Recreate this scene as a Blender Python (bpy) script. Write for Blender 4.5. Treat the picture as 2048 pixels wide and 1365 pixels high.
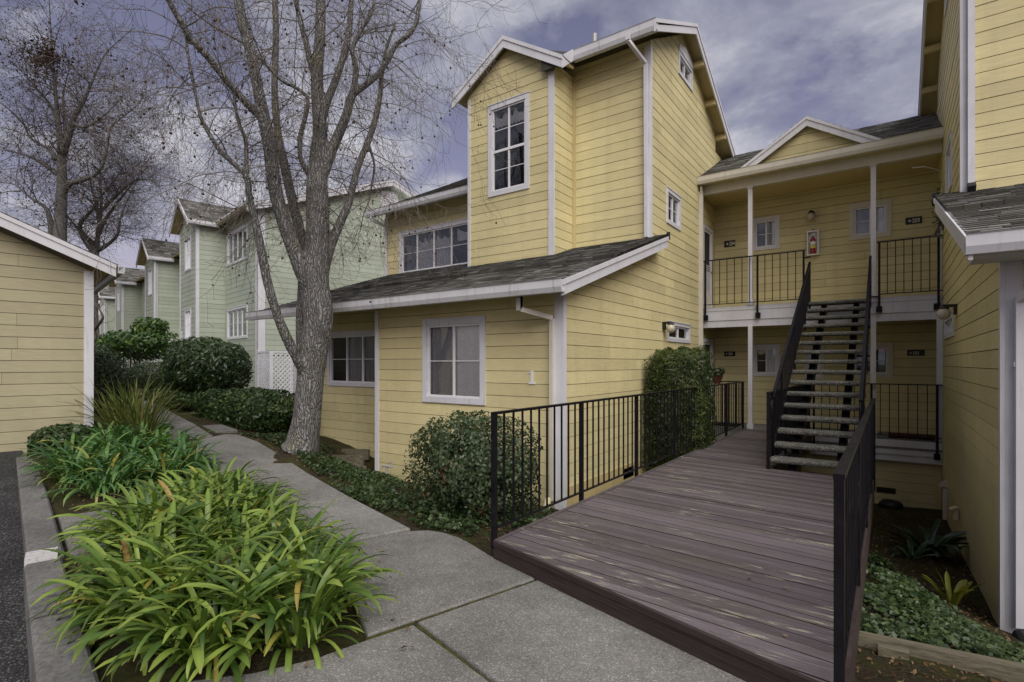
import bpy, math, random
import numpy as np
from mathutils import Vector, noise as mnoise

for o in list(bpy.data.objects):
    bpy.data.objects.remove(o)
R = math.radians
random.seed(7)
rng = np.random.default_rng(11)
scene = bpy.context.scene
COL = scene.collection

# ------------------------------------------------------------------ camera
EYE = 1.65
cam_d = bpy.data.cameras.new('camera')
cam_d.sensor_fit = 'HORIZONTAL'
cam_d.sensor_width = 36.0
cam_d.lens = 36.0 * 1055.0 / 2048.0
cam_d.shift_y = (727.0 - 682.5) / 2048.0
cam_d.clip_start = 0.05
cam_d.clip_end = 2000.0
cam = bpy.data.objects.new('camera', cam_d)
COL.objects.link(cam)
cam.location = (0, 0, EYE)
cam.rotation_euler = (R(90), 0, R(35.6))
scene.camera = cam

# ------------------------------------------------------------------ world, sun, exposure
SUN_EL, SUN_AZ = 46.0, 130.0          # azimuth measured clockwise from +Y (towards +X)
world = bpy.data.worlds.new('World')
scene.world = world
world.use_nodes = True
wn, wl = world.node_tree.nodes, world.node_tree.links
wn.clear()
w_out = wn.new('ShaderNodeOutputWorld')
w_bg = wn.new('ShaderNodeBackground')
w_sky = wn.new('ShaderNodeTexSky')
w_sky.sky_type = 'NISHITA'
w_sky.sun_disc = False
w_sky.sun_elevation = R(SUN_EL)
w_sky.sun_rotation = R(SUN_AZ)
w_sky.air_density = 1.0
w_sky.dust_density = 2.0
w_sky.ozone_density = 3.0
w_tc = wn.new('ShaderNodeTexCoord')
w_sep = wn.new('ShaderNodeSeparateXYZ')
wl.new(w_tc.outputs['Generated'], w_sep.inputs[0])
def wmath(op, a, b=None, clamp=False):
    n = wn.new('ShaderNodeMath'); n.operation = op; n.use_clamp = clamp
    for i, v in enumerate((a, b)):
        if v is None: continue
        if isinstance(v, (int, float)): n.inputs[i].default_value = v
        else: wl.new(v, n.inputs[i])
    return n.outputs[0]
w_den = wmath('ADD', wmath('MAXIMUM', w_sep.outputs[2], 0.0), 0.22)
w_cmb = wn.new('ShaderNodeCombineXYZ')
wl.new(wmath('DIVIDE', w_sep.outputs[0], w_den), w_cmb.inputs[0])
wl.new(wmath('DIVIDE', w_sep.outputs[1], w_den), w_cmb.inputs[1])
w_cmb.inputs[2].default_value = 3.7
def wnoise(scale, detail, rough, dist=0.0):
    n = wn.new('ShaderNodeTexNoise'); n.noise_dimensions = '3D'
    n.inputs['Scale'].default_value = scale; n.inputs['Detail'].default_value = detail
    n.inputs['Roughness'].default_value = rough; n.inputs['Distortion'].default_value = dist
    wl.new(w_cmb.outputs[0], n.inputs['Vector'])
    return n.outputs['Fac']
def wramp(fac, stops):
    r = wn.new('ShaderNodeValToRGB'); e = r.color_ramp.elements
    while len(e) < len(stops): e.new(0.5)
    for i, (p, c) in enumerate(stops): e[i].position = p; e[i].color = (*c, 1)
    wl.new(fac, r.inputs[0]); return r.outputs[0]
w_cover = wramp(wnoise(1.5, 6, 0.58, 0.3), [(0.43, (0.03, 0.03, 0.03)), (0.50, (.8, .8, .8)), (0.58, (1, 1, 1))])
w_shade = wramp(wnoise(2.7, 6, 0.62, 0.3), [(0.34, (2.5, 2.55, 3.55)), (0.48, (3.8, 3.9, 4.75)), (0.62, (6.2, 6.15, 6.7))])
w_tint = wn.new('ShaderNodeMix'); w_tint.data_type = 'RGBA'; w_tint.blend_type = 'MULTIPLY'
w_tint.inputs[0].default_value = 1.0
wl.new(w_sky.outputs[0], w_tint.inputs[6]); w_tint.inputs[7].default_value = (1.75, 1.12, 1.0, 1)
w_mix = wn.new('ShaderNodeMix'); w_mix.data_type = 'RGBA'
wl.new(w_cover, w_mix.inputs[0]); wl.new(w_tint.outputs[2], w_mix.inputs[6]); wl.new(w_shade, w_mix.inputs[7])
wl.new(w_mix.outputs[2], w_bg.inputs[0])
w_bg.inputs[1].default_value = 0.078
wl.new(w_bg.outputs[0], w_out.inputs[0])

sun_d = bpy.data.lights.new('sun', 'SUN')
sun_d.energy = 2.75
sun_d.angle = R(58)
sun_d.color = (1.0, 0.965, 0.91)
sun = bpy.data.objects.new('sun', sun_d)
COL.objects.link(sun)
sv = Vector((math.sin(R(SUN_AZ)) * math.cos(R(SUN_EL)), math.cos(R(SUN_AZ)) * math.cos(R(SUN_EL)), math.sin(R(SUN_EL))))
sun.rotation_euler = sv.to_track_quat('Z', 'Y').to_euler()
sun.location = (10, -5, 20)

scene.view_settings.view_transform = 'Standard'
scene.view_settings.look = 'None'
scene.view_settings.exposure = 0.32
scene.cycles.max_bounces = 6
scene.cycles.diffuse_bounces = 3
scene.cycles.glossy_bounces = 2
scene.cycles.transmission_bounces = 2
scene.cycles.transparent_max_bounces = 6
scene.view_settings.gamma = 1.0

# ------------------------------------------------------------------ materials
MATS = {}
class MB_:
    """small node helper for one material"""
    def __init__(s, name, rough=0.6, spec=0.3, metal=0.0):
        s.m = bpy.data.materials.new(name); s.m.use_nodes = True
        s.t = s.m.node_tree; s.n = s.t.nodes; s.l = s.t.links
        s.b = s.n['Principled BSDF']
        s.b.inputs['Roughness'].default_value = rough
        s.b.inputs['Specular IOR Level'].default_value = spec
        s.b.inputs['Metallic'].default_value = metal
        MATS[name] = s.m
    def co(s, scale=(1, 1, 1), kind='Object', rot=(0, 0, 0)):
        tc = s.n.new('ShaderNodeTexCoord'); mp = s.n.new('ShaderNodeMapping')
        mp.inputs['Scale'].default_value = scale; mp.inputs['Rotation'].default_value = rot
        s.l.new(tc.outputs[kind], mp.inputs[0]); return mp.outputs[0]
    def wco(s, scale=(1, 1, 1), rot=(0, 0, 0)):
        g = s.n.new('ShaderNodeNewGeometry'); mp = s.n.new('ShaderNodeMapping')
        mp.inputs['Scale'].default_value = scale; mp.inputs['Rotation'].default_value = rot
        s.l.new(g.outputs['Position'], mp.inputs[0]); return mp.outputs[0]
    def noise(s, co, scale, detail=4, rough=0.55, dist=0.0):
        n = s.n.new('ShaderNodeTexNoise')
        n.inputs['Scale'].default_value = scale; n.inputs['Detail'].default_value = detail
        n.inputs['Roughness'].default_value = rough; n.inputs['Distortion'].default_value = dist
        if co is not None: s.l.new(co, n.inputs['Vector'])
        return n.outputs['Fac']
    def voro(s, co, scale, feat='F1', out='Distance'):
        n = s.n.new('ShaderNodeTexVoronoi'); n.feature = feat
        n.inputs['Scale'].default_value = scale
        s.l.new(co, n.inputs['Vector']); return n.outputs[out]
    def ramp(s, fac, stops, interp='LINEAR'):
        r = s.n.new('ShaderNodeValToRGB'); r.color_ramp.interpolation = interp
        e = r.color_ramp.elements
        while len(e) < len(stops): e.new(0.5)
        for i, (p, c) in enumerate(stops):
            e[i].position = p
            e[i].color = (*c, 1) if isinstance(c, (tuple, list)) else (c, c, c, 1)
        s.l.new(fac, r.inputs[0]); return r.outputs[0]
    def mix(s, fac, a, b, mode='MIX'):
        n = s.n.new('ShaderNodeMix'); n.data_type = 'RGBA'; n.blend_type = mode
        for i, v in ((0, fac), (6, a), (7, b)):
            if isinstance(v, (int, float)): n.inputs[i].default_value = v if i == 0 else (v, v, v, 1)
            elif isinstance(v, (tuple, list)): n.inputs[i].default_value = (*v, 1)
            else: s.l.new(v, n.inputs[i])
        return n.outputs[2]
    def math(s, op, a, b=None, clamp=False):
        n = s.n.new('ShaderNodeMath'); n.operation = op; n.use_clamp = clamp
        for i, v in enumerate((a, b)):
            if v is None: continue
            if isinstance(v, (int, float)): n.inputs[i].default_value = v
            else: s.l.new(v, n.inputs[i])
        return n.outputs[0]
    def rnd(s):
        return s.n.new('ShaderNodeObjectInfo').outputs['Random']
    def attr(s, name, out='Fac'):
        a = s.n.new('ShaderNodeAttribute'); a.attribute_name = name; return a.outputs[out]
    def sepz(s, co, i=2):
        n = s.n.new('ShaderNodeSeparateXYZ'); s.l.new(co, n.inputs[0]); return n.outputs[i]
    def base(s, c):
        if isinstance(c, (tuple, list)): s.b.inputs['Base Color'].default_value = (*c, 1)
        else: s.l.new(c, s.b.inputs['Base Color'])
        return s
    def rough(s, r): s.l.new(r, s.b.inputs['Roughness']); return s
    def bump(s, h, strength=0.3, dist=0.01):
        n = s.n.new('ShaderNodeBump'); n.inputs['Strength'].default_value = strength
        n.inputs['Distance'].default_value = dist
        s.l.new(h, n.inputs['Height']); s.l.new(n.outputs[0], s.b.inputs['Normal']); return s

def siding_mat(name, c, dirt=(0.30, 0.27, 0.17), dirt_amt=0.22, var=0.10):
    m = MB_(name, 0.62, 0.25)
    big = m.noise(m.wco((0.7, 0.7, 0.5)), 1.3, 3, 0.6)
    streak = m.noise(m.wco((6, 6, 0.35)), 1.0, 3, 0.65)
    grain = m.noise(m.wco((5, 5, 90)), 1.0, 2, 0.65)
    tone = m.mix(1.0, c, m.ramp(m.rnd(), [(0, 1 - var), (1, 1 + var * 0.35)]), 'MULTIPLY')
    tone = m.mix(1.0, tone, m.ramp(big, [(0.3, 0.90), (0.7, 1.06)]), 'MULTIPLY')
    tone = m.mix(0.55, tone, m.ramp(grain, [(0.30, 0.80), (0.62, 1.08)]), 'MULTIPLY')
    d = m.math('MULTIPLY', m.ramp(streak, [(0.52, 0.0), (0.80, 1.0)]), dirt_amt)
    tone = m.mix(d, tone, dirt)
    m.base(tone).bump(grain, 0.35, 0.004)
siding_mat('siding_yellow', (0.625, 0.553, 0.300), var=0.13)
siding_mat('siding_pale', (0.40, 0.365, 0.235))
siding_mat('siding_green', (0.385, 0.430, 0.345), (0.27, 0.30, 0.23), 0.3, 0.12)

def paint_mat(name, c, dirt=(0.33, 0.32, 0.29), amt=0.55):
    m = MB_(name, 0.5, 0.3)
    big = m.noise(m.wco((1, 1, 1)), 2.2, 6, 0.65)
    st = m.noise(m.wco((14, 14, 1.2)), 1.0, 5, 0.7)
    t = m.mix(1.0, c, m.ramp(big, [(0.3, 0.88), (0.7, 1.03)]), 'MULTIPLY')
    t = m.mix(m.math('MULTIPLY', m.ramp(st, [(0.55, 0.0), (0.78, 1.0)]), amt), t, dirt)
    m.base(t).bump(m.noise(m.wco((40, 40, 8)), 1.0, 3), 0.12, 0.003)
paint_mat('trim_white', (0.62, 0.62, 0.65))
paint_mat('trim_cream', (0.58, 0.55, 0.47))
paint_mat('soffit_yellow', (0.55, 0.45, 0.22), (0.2, 0.17, 0.1), 0.4)
paint_mat('gutter_white', (0.58, 0.58, 0.60), (0.20, 0.19, 0.16), 0.8)
MB_('vinyl_white', 0.35, 0.4).base((0.68, 0.68, 0.70))

m = MB_('shingle', 0.9, 0.15)
c_ = m.ramp(m.attr('rnd'), [(0.0, (0.060, 0.058, 0.052)), (0.5, (0.125, 0.122, 0.112)), (1.0, (0.225, 0.220, 0.205))])
g_ = m.noise(m.wco((90, 90, 90)), 1.0, 3)
c_ = m.mix(0.8, c_, m.ramp(g_, [(0.3, 0.65), (0.7, 1.3)]), 'MULTIPLY')
ms = m.noise(m.wco((1.2, 2.2, 1)), 1.6, 6, 0.7)
c_ = m.mix(m.ramp(ms, [(0.60, 0.0), (0.72, 0.75)]), c_, (0.12, 0.125, 0.045))
m.base(c_).bump(g_, 0.5, 0.006)
MB_('felt_dark', 0.95, 0.1).base((0.035, 0.034, 0.033))
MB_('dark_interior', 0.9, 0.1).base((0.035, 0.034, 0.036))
MB_('dark_gap', 0.95, 0.05).base((0.03, 0.026, 0.018))

m = MB_('concrete', 0.88, 0.2)
co = m.wco()
v1 = m.voro(co, 150, 'F1', 'Color'); v1s = m.n.new('ShaderNodeSeparateColor'); m.l.new(v1, v1s.inputs[0])
agg = m.ramp(v1s.outputs[0], [(0.0, (0.120, 0.117, 0.106)), (0.45, (0.165, 0.161, 0.148)), (0.88, (0.20, 0.196, 0.181)), (0.98, (0.32, 0.31, 0.295))])
big = m.noise(co, 0.9, 5, 0.66)
fine = m.noise(co, 9, 4, 0.65)
t = m.mix(1.0, agg, m.ramp(big, [(0.30, 0.72), (0.5, 1.05), (0.7, 1.32)]), 'MULTIPLY')
t = m.mix(0.7, t, m.ramp(fine, [(0.3, 0.82), (0.7, 1.12)]), 'MULTIPLY')
mos = m.noise(co, 2.3, 5, 0.7)
t = m.mix(m.math('MULTIPLY', m.ramp(mos, [(0.58, 0.0), (0.78, 1.0)]), 0.35), t, (0.18, 0.16, 0.105))
t = m.mix(1.0, t, m.ramp(m.rnd(), [(0, 0.90), (1, 1.08)]), 'MULTIPLY')
m.base(t).bump(m.voro(co, 150), 0.35, 0.004)

m = MB_('kerb_concrete', 0.9, 0.2)
co = m.wco()
t = m.ramp(m.noise(co, 30, 6, 0.7), [(0.3, (0.095, 0.093, 0.088)), (0.7, (0.215, 0.211, 0.203))])
t = m.mix(1.0, t, m.ramp(m.noise(co, 1.7, 6, 0.65), [(0.3, 0.6), (0.7, 1.15)]), 'MULTIPLY')
m.base(t).bump(m.noise(co, 45, 5, 0.7), 0.5, 0.006)

m = MB_('asphalt', 0.9, 0.2)
co = m.wco()
vs = m.n.new('ShaderNodeSeparateColor'); m.l.new(m.voro(co, 110, 'F1', 'Color'), vs.inputs[0])
t = m.ramp(vs.outputs[0], [(0.0, (0.012, 0.012, 0.013)), (0.8, (0.032, 0.032, 0.033)), (0.97, (0.11, 0.108, 0.105))])
t = m.mix(1.0, t, m.ramp(m.noise(co, 1.5, 5, 0.6), [(0.3, 0.7), (0.7, 1.5)]), 'MULTIPLY')
m.base(t).bump(m.voro(co, 110), 0.5, 0.006)

m = MB_('soil', 0.95, 0.1)
co = m.wco()
n1 = m.noise(co, 40, 6, 0.78); n2 = m.noise(co, 1.6, 6, 0.65); n3 = m.noise(co, 7, 6, 0.7)
t = m.ramp(n1, [(0.30, (0.012, 0.010, 0.007)), (0.50, (0.052, 0.040, 0.027)), (0.62, (0.10, 0.080, 0.055)), (0.75, (0.22, 0.18, 0.13))])
t = m.mix(m.math('MULTIPLY', m.ramp(n2, [(0.42, 0.0), (0.56, 1.0)]), m.ramp(n3, [(0.4, 0.25), (0.62, 1.0)])), t, (0.075, 0.082, 0.022))
m.base(t).bump(n1, 1.0, 0.05)

m = MB_('deck_paint', 0.55, 0.3)
rot = (0, 0, math.atan(0.11))
co = m.wco((1, 1, 1), rot)
cs = m.wco((1.5, 60, 60), rot)
gr = m.noise(cs, 2.2, 5, 0.72, 0.2)
t = m.ramp(gr, [(0.30, (0.066, 0.052, 0.055)), (0.52, (0.135, 0.114, 0.124)), (0.75, (0.190, 0.164, 0.178))])
t = m.mix(1.0, t, m.ramp(m.rnd(), [(0, 0.70), (1, 1.28)]), 'MULTIPLY')
dirt = m.noise(m.wco((0.9, 3.5, 1), rot), 1.4, 6, 0.65)
t = m.mix(m.math('MULTIPLY', m.ramp(dirt, [(0.48, 0.0), (0.72, 1.0)]), 0.55), t, (0.095, 0.083, 0.050))
ww = m.noise(m.wco((2.6, 26, 1), rot), 1.0, 7, 0.75, 0.4)
wz = m.noise(m.wco((0.8, 1.6, 1), rot), 1.2, 3, 0.5)
wear = m.math('MULTIPLY', m.ramp(ww, [(0.565, 0.0), (0.62, 1.0)]), m.ramp(wz, [(0.49, 0.0), (0.57, 1.0)]))
t = m.mix(wear, t, m.mix(m.noise(co, 6, 3), (0.36, 0.32, 0.20), (0.46, 0.43, 0.36)))
sp = m.noise(co, 55, 2)
t = m.mix(m.ramp(sp, [(0.76, 0.0), (0.79, 0.7)]), t, (0.5, 0.48, 0.45))
m.base(t).bump(gr, 0.45, 0.004)
m.rough(m.ramp(gr, [(0.3, 0.62), (0.7, 0.45)]))
m = MB_('deck_fascia', 0.6, 0.25)
gr = m.noise(m.wco((1.6, 1.6, 45), rot), 2.0, 6, 0.7)
t = m.ramp(gr, [(0.3, (0.022, 0.015, 0.014)), (0.7, (0.060, 0.044, 0.042))])
m.base(t).bump(gr, 0.4, 0.004)

m = MB_('black_iron', 0.5, 0.2)
n1 = m.noise(m.wco(), 9, 6, 0.7)
t = m.ramp(n1, [(0.35, (0.005, 0.0045, 0.006)), (0.65, (0.010, 0.009, 0.012)), (0.82, (0.04, 0.03, 0.025))])
m.base(t).rough(m.ramp(n1, [(0.3, 0.30), (0.75, 0.55)]))
m.bump(m.noise(m.wco(), 70, 3), 0.1, 0.002)

m = MB_('tread_aggregate', 0.85, 0.25)
co = m.wco()
vs = m.n.new('ShaderNodeSeparateColor'); m.l.new(m.voro(co, 120, 'F1', 'Color'), vs.inputs[0])
t = m.ramp(vs.outputs[0], [(0.0, (0.055, 0.055, 0.045)), (0.55, (0.15, 0.148, 0.125)), (0.85, (0.28, 0.275, 0.245)), (0.97, (0.5, 0.49, 0.46))])
t = m.mix(1.0, t, m.ramp(m.noise(co, 4, 5, 0.6), [(0.3, 0.6), (0.7, 1.15)]), 'MULTIPLY')
m.base(t).bump(m.voro(co, 120), 0.8, 0.01)

m = MB_('bark', 0.9, 0.15)
wob = m.n.new('ShaderNodeTexNoise'); wob.inputs['Scale'].default_value = 3.0; wob.inputs['Detail'].default_value = 3
m.l.new(m.co(), wob.inputs['Vector'])
va = m.n.new('ShaderNodeVectorMath'); va.operation = 'MULTIPLY_ADD'
m.l.new(wob.outputs['Color'], va.inputs[0]); va.inputs[1].default_value = (7.5, 7.5, 2.2); m.l.new(m.co((30, 30, 2.6)), va.inputs[2])
ved = m.voro(va.outputs[0], 1.0, 'DISTANCE_TO_EDGE')
fis = m.ramp(ved, [(0.0, 0.15), (0.12, 0.5), (0.5, 1.0)])
fis2 = m.noise(m.co((60, 60, 16)), 1.0, 6, 0.7, 0.5)
big = m.noise(m.co((1.2, 1.2, 0.8)), 1.0, 5, 0.6)
t = m.ramp(fis, [(0.15, (0.085, 0.081, 0.077)), (0.50, (0.205, 0.200, 0.193)), (1.0, (0.32, 0.315, 0.305))])
t = m.mix(0.6, t, m.ramp(fis2, [(0.3, 0.45), (0.65, 1.25)]), 'MULTIPLY')
t = m.mix(1.0, t, m.ramp(big, [(0.3, 0.82), (0.7, 1.1)]), 'MULTIPLY')
lich = m.noise(m.co((1.6, 1.6, 1.1)), 1.6, 7, 0.72)
t = m.mix(m.ramp(lich, [(0.56, 0.0), (0.70, 0.75)]), t, (0.20, 0.18, 0.045))
hh = m.math('ADD', m.math('MULTIPLY', fis, 1.0), m.math('MULTIPLY', fis2, 0.4))
m.base(t).bump(hh, 1.0, 0.035)
m = MB_('twig', 0.85, 0.15)
t = m.ramp(m.noise(m.co(), 7, 4), [(0.3, (0.085, 0.070, 0.060)), (0.7, (0.20, 0.175, 0.15))])
m.base(t)
m = MB_('twig_far', 0.85, 0.15)
m.base(m.ramp(m.noise(m.co(), 2, 4), [(0.3, (0.060, 0.050, 0.045)), (0.7, (0.15, 0.13, 0.115))]))
MB_('seed_ball', 0.95, 0.05).base((0.055, 0.038, 0.025))

def leaf_mat(name, stops, rough=0.42, spec=0.4, trans=0.25, tip=None, obj=False):
    m = MB_(name, rough, spec)
    fac = m.rnd() if obj else m.attr('rnd')
    c = m.ramp(fac, stops)
    nz = m.noise(m.wco(), 7, 4)
    c = m.mix(0.6, c, m.ramp(nz, [(0.3, 0.75), (0.7, 1.2)]), 'MULTIPLY')
    if tip:
        tt = m.attr('t')
        c = m.mix(m.math('MULTIPLY', m.ramp(tt, [(0.84, 0.0), (1.0, 1.0)]), 0.30), c, tip)
        c = m.mix(m.ramp(m.attr('mid'), [(0.0, 0.30), (0.5, 0.0)]), c, m.mix(1.0, c, 1.5, 'MULTIPLY'))
    m.base(c)
    # translucent leaf
    tr = m.n.new('ShaderNodeBsdfTranslucent'); mx = m.n.new('ShaderNodeMixShader')
    m.l.new(m.mix(1.0, c, (1.1, 1.25, 0.6), 'MULTIPLY'), tr.inputs[0])
    mx.inputs[0].default_value = trans
    out = m.n['Material Output']
    m.l.new(m.b.outputs[0], mx.inputs[1]); m.l.new(tr.outputs[0], mx.inputs[2]); m.l.new(mx.outputs[0], out.inputs[0])
leaf_mat('agapanthus_leaf', [(0.0, (0.040, 0.085, 0.016)), (0.40, (0.095, 0.165, 0.028)), (0.75, (0.175, 0.255, 0.045)), (0.955, (0.25, 0.34, 0.060)), (0.985, (0.36, 0.30, 0.06)), (1.0, (0.26, 0.14, 0.06))],
         0.38, 0.45, 0.25, (0.30, 0.30, 0.07), True)
leaf_mat('agapanthus_far_leaf', [(0.0, (0.035, 0.095, 0.028)), (0.6, (0.075, 0.165, 0.045)), (0.93, (0.13, 0.23, 0.06)), (1.0, (0.34, 0.28, 0.06))], 0.38, 0.45, 0.22, (0.22, 0.26, 0.07), True)
leaf_mat('flax_leaf', [(0.0, (0.05, 0.075, 0.018)), (0.6, (0.11, 0.14, 0.03)), (0.9, (0.19, 0.20, 0.05)), (1.0, (0.30, 0.24, 0.14))], 0.5, 0.3, 0.2, None, True)
leaf_mat('clivia_dark_leaf', [(0.0, (0.012, 0.035, 0.014)), (1.0, (0.035, 0.075, 0.030))], 0.35, 0.5, 0.1, None, True)
leaf_mat('clivia_yellow_leaf', [(0.0, (0.12, 0.17, 0.02)), (0.6, (0.27, 0.28, 0.035)), (1.0, (0.36, 0.31, 0.05))], 0.4, 0.4, 0.2, None, True)
leaf_mat('shrub_leaf', [(0.0, (0.020, 0.036, 0.014)), (0.5, (0.056, 0.088, 0.036)), (0.88, (0.125, 0.160, 0.080)), (0.97, (0.20, 0.13, 0.07)), (1.0, (0.22, 0.075, 0.045))], 0.4, 0.4)
leaf_mat('laurel_leaf', [(0.0, (0.018, 0.036, 0.014)), (0.6, (0.050, 0.085, 0.030)), (1.0, (0.125, 0.165, 0.075))], 0.35, 0.5)
leaf_mat('hedge_leaf', [(0.0, (0.014, 0.032, 0.012)), (0.6, (0.050, 0.088, 0.026)), (1.0, (0.14, 0.19, 0.06))], 0.4, 0.4)
leaf_mat('podocarpus_leaf', [(0.0, (0.014, 0.025, 0.008)), (0.6, (0.050, 0.076, 0.022)), (1.0, (0.16, 0.20, 0.05))], 0.45, 0.35)
leaf_mat('ivy_leaf', [(0.0, (0.014, 0.026, 0.010)), (0.6, (0.040, 0.070, 0.024)), (0.95, (0.095, 0.135, 0.05)), (1.0, (0.18, 0.12, 0.06))], 0.38, 0.4)
leaf_mat('photinia_leaf', [(0.0, (0.022, 0.040, 0.020)), (0.7, (0.06, 0.085, 0.042)), (1.0, (0.14, 0.125, 0.095))], 0.45, 0.3)
leaf_mat('shrub_tree_leaf', [(0.0, (0.018, 0.045, 0.012)), (0.6, (0.055, 0.11, 0.026)), (1.0, (0.15, 0.22, 0.05))], 0.4, 0.4)
leaf_mat('litter_leaf', [(0.0, (0.05, 0.03, 0.018)), (0.6, (0.14, 0.08, 0.04)), (1.0, (0.26, 0.19, 0.11))], 0.8, 0.1, 0.1)

def glass():
    m = MB_('window_glass', 0.03, 0.5)
    gl = m.n.new('ShaderNodeBsdfGlossy'); gl.inputs['Roughness'].default_value = 0.02
    gl.inputs['Color'].default_value = (0.92, 0.95, 1, 1)
    tr = m.n.new('ShaderNodeBsdfTransparent'); tr.inputs[0].default_value = (0.94, 0.95, 0.95, 1)
    fr = m.n.new('ShaderNodeFresnel'); fr.inputs[0].default_value = 1.55
    nb = m.n.new('ShaderNodeBump'); nb.inputs['Strength'].default_value = 0.05; nb.inputs['Distance'].default_value = 0.02
    m.l.new(m.noise(m.wco(), 1.6, 2), nb.inputs['Height']); m.l.new(nb.outputs[0], gl.inputs['Normal'])
    f = m.math('MULTIPLY', fr.outputs[0], 2.0, True)
    mx = m.n.new('ShaderNodeMixShader')
    m.l.new(f, mx.inputs[0]); m.l.new(tr.outputs[0], mx.inputs[1]); m.l.new(gl.outputs[0], mx.inputs[2])
    m.l.new(mx.outputs[0], m.n['Material Output'].inputs[0])
glass()
def fabric(name, a, b, sc):
    m = MB_(name, 0.9, 0.1)
    n1 = m.noise(m.wco((sc, sc, 0.6)), 1.0, 3); n2 = m.noise(m.wco((22, 22, 22)), 1.0, 3, 0.6, 1.5)
    t = m.ramp(n1, [(0.3, a), (0.7, b)])
    m.base(m.mix(0.5, t, m.ramp(n2, [(0.4, 0.8), (0.6, 1.1)]), 'MULTIPLY'))
fabric('curtain_white', (0.84, 0.84, 0.86), (0.93, 0.93, 0.94), 9)
fabric('curtain_grey', (0.34, 0.34, 0.35), (0.50, 0.50, 0.50), 12)
fabric('blind', (0.09, 0.085, 0.08), (0.17, 0.165, 0.155), 3)
MB_('foil_film', 0.5, 0.5).base((0.75, 0.75, 0.77))
MB_('screen_mesh', 0.8, 0.2).base((0.045, 0.043, 0.042))
MB_('door_white', 0.5, 0.3).base((0.66, 0.65, 0.62))
MB_('bronze', 0.45, 0.5, 0.6).base((0.035, 0.028, 0.022))
MB_('plaque_black', 0.5, 0.4).base((0.012, 0.014, 0.014))
MB_('plaque_letter', 0.5, 0.4).base((0.72, 0.68, 0.56))
MB_('red_paint', 0.35, 0.5).base((0.28, 0.025, 0.02))
MB_('white_plastic', 0.4, 0.4).base((0.75, 0.75, 0.73))
MB_('label_yellow', 0.5, 0.3).base((0.65, 0.58, 0.10))
MB_('clear_cover', 0.15, 0.5).base((0.34, 0.34, 0.40))
MB_('lamp_globe', 0.08, 0.6).base((0.45, 0.42, 0.33))
MB_('black_plastic', 0.55, 0.35).base((0.012, 0.012, 0.013))
MB_('cream_plastic', 0.55, 0.3).base((0.62, 0.55, 0.36))
MB_('galvanised', 0.5, 0.5, 0.3).base((0.42, 0.41, 0.39))
MB_('terracotta', 0.8, 0.2).base((0.085, 0.026, 0.016))
MB_('rubber_mat', 0.95, 0.1).base((0.015, 0.013, 0.012))
m = MB_('old_timber', 0.9, 0.15)
gr = m.noise(m.wco((2, 30, 30)), 1.0, 6, 0.7)
t = m.ramp(gr, [(0.3, (0.055, 0.048, 0.032)), (0.7, (0.20, 0.18, 0.13))])
t = m.mix(m.ramp(m.noise(m.wco(), 3, 5), [(0.5, 0.0), (0.7, 0.6)]), t, (0.075, 0.08, 0.03))
m.base(t).bump(gr, 0.6, 0.006)
m = MB_('joint_moss', 0.95, 0.05)
m.base(m.ramp(m.noise(m.wco(), 14, 5), [(0.35, (0.035, 0.03, 0.018)), (0.6, (0.07, 0.075, 0.02))]))
m = MB_('pale_patch', 0.9, 0.2)
m.base(m.ramp(m.noise(m.wco(), 40, 5), [(0.3, (0.33, 0.325, 0.32)), (0.7, (0.55, 0.545, 0.54))]))

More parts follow.
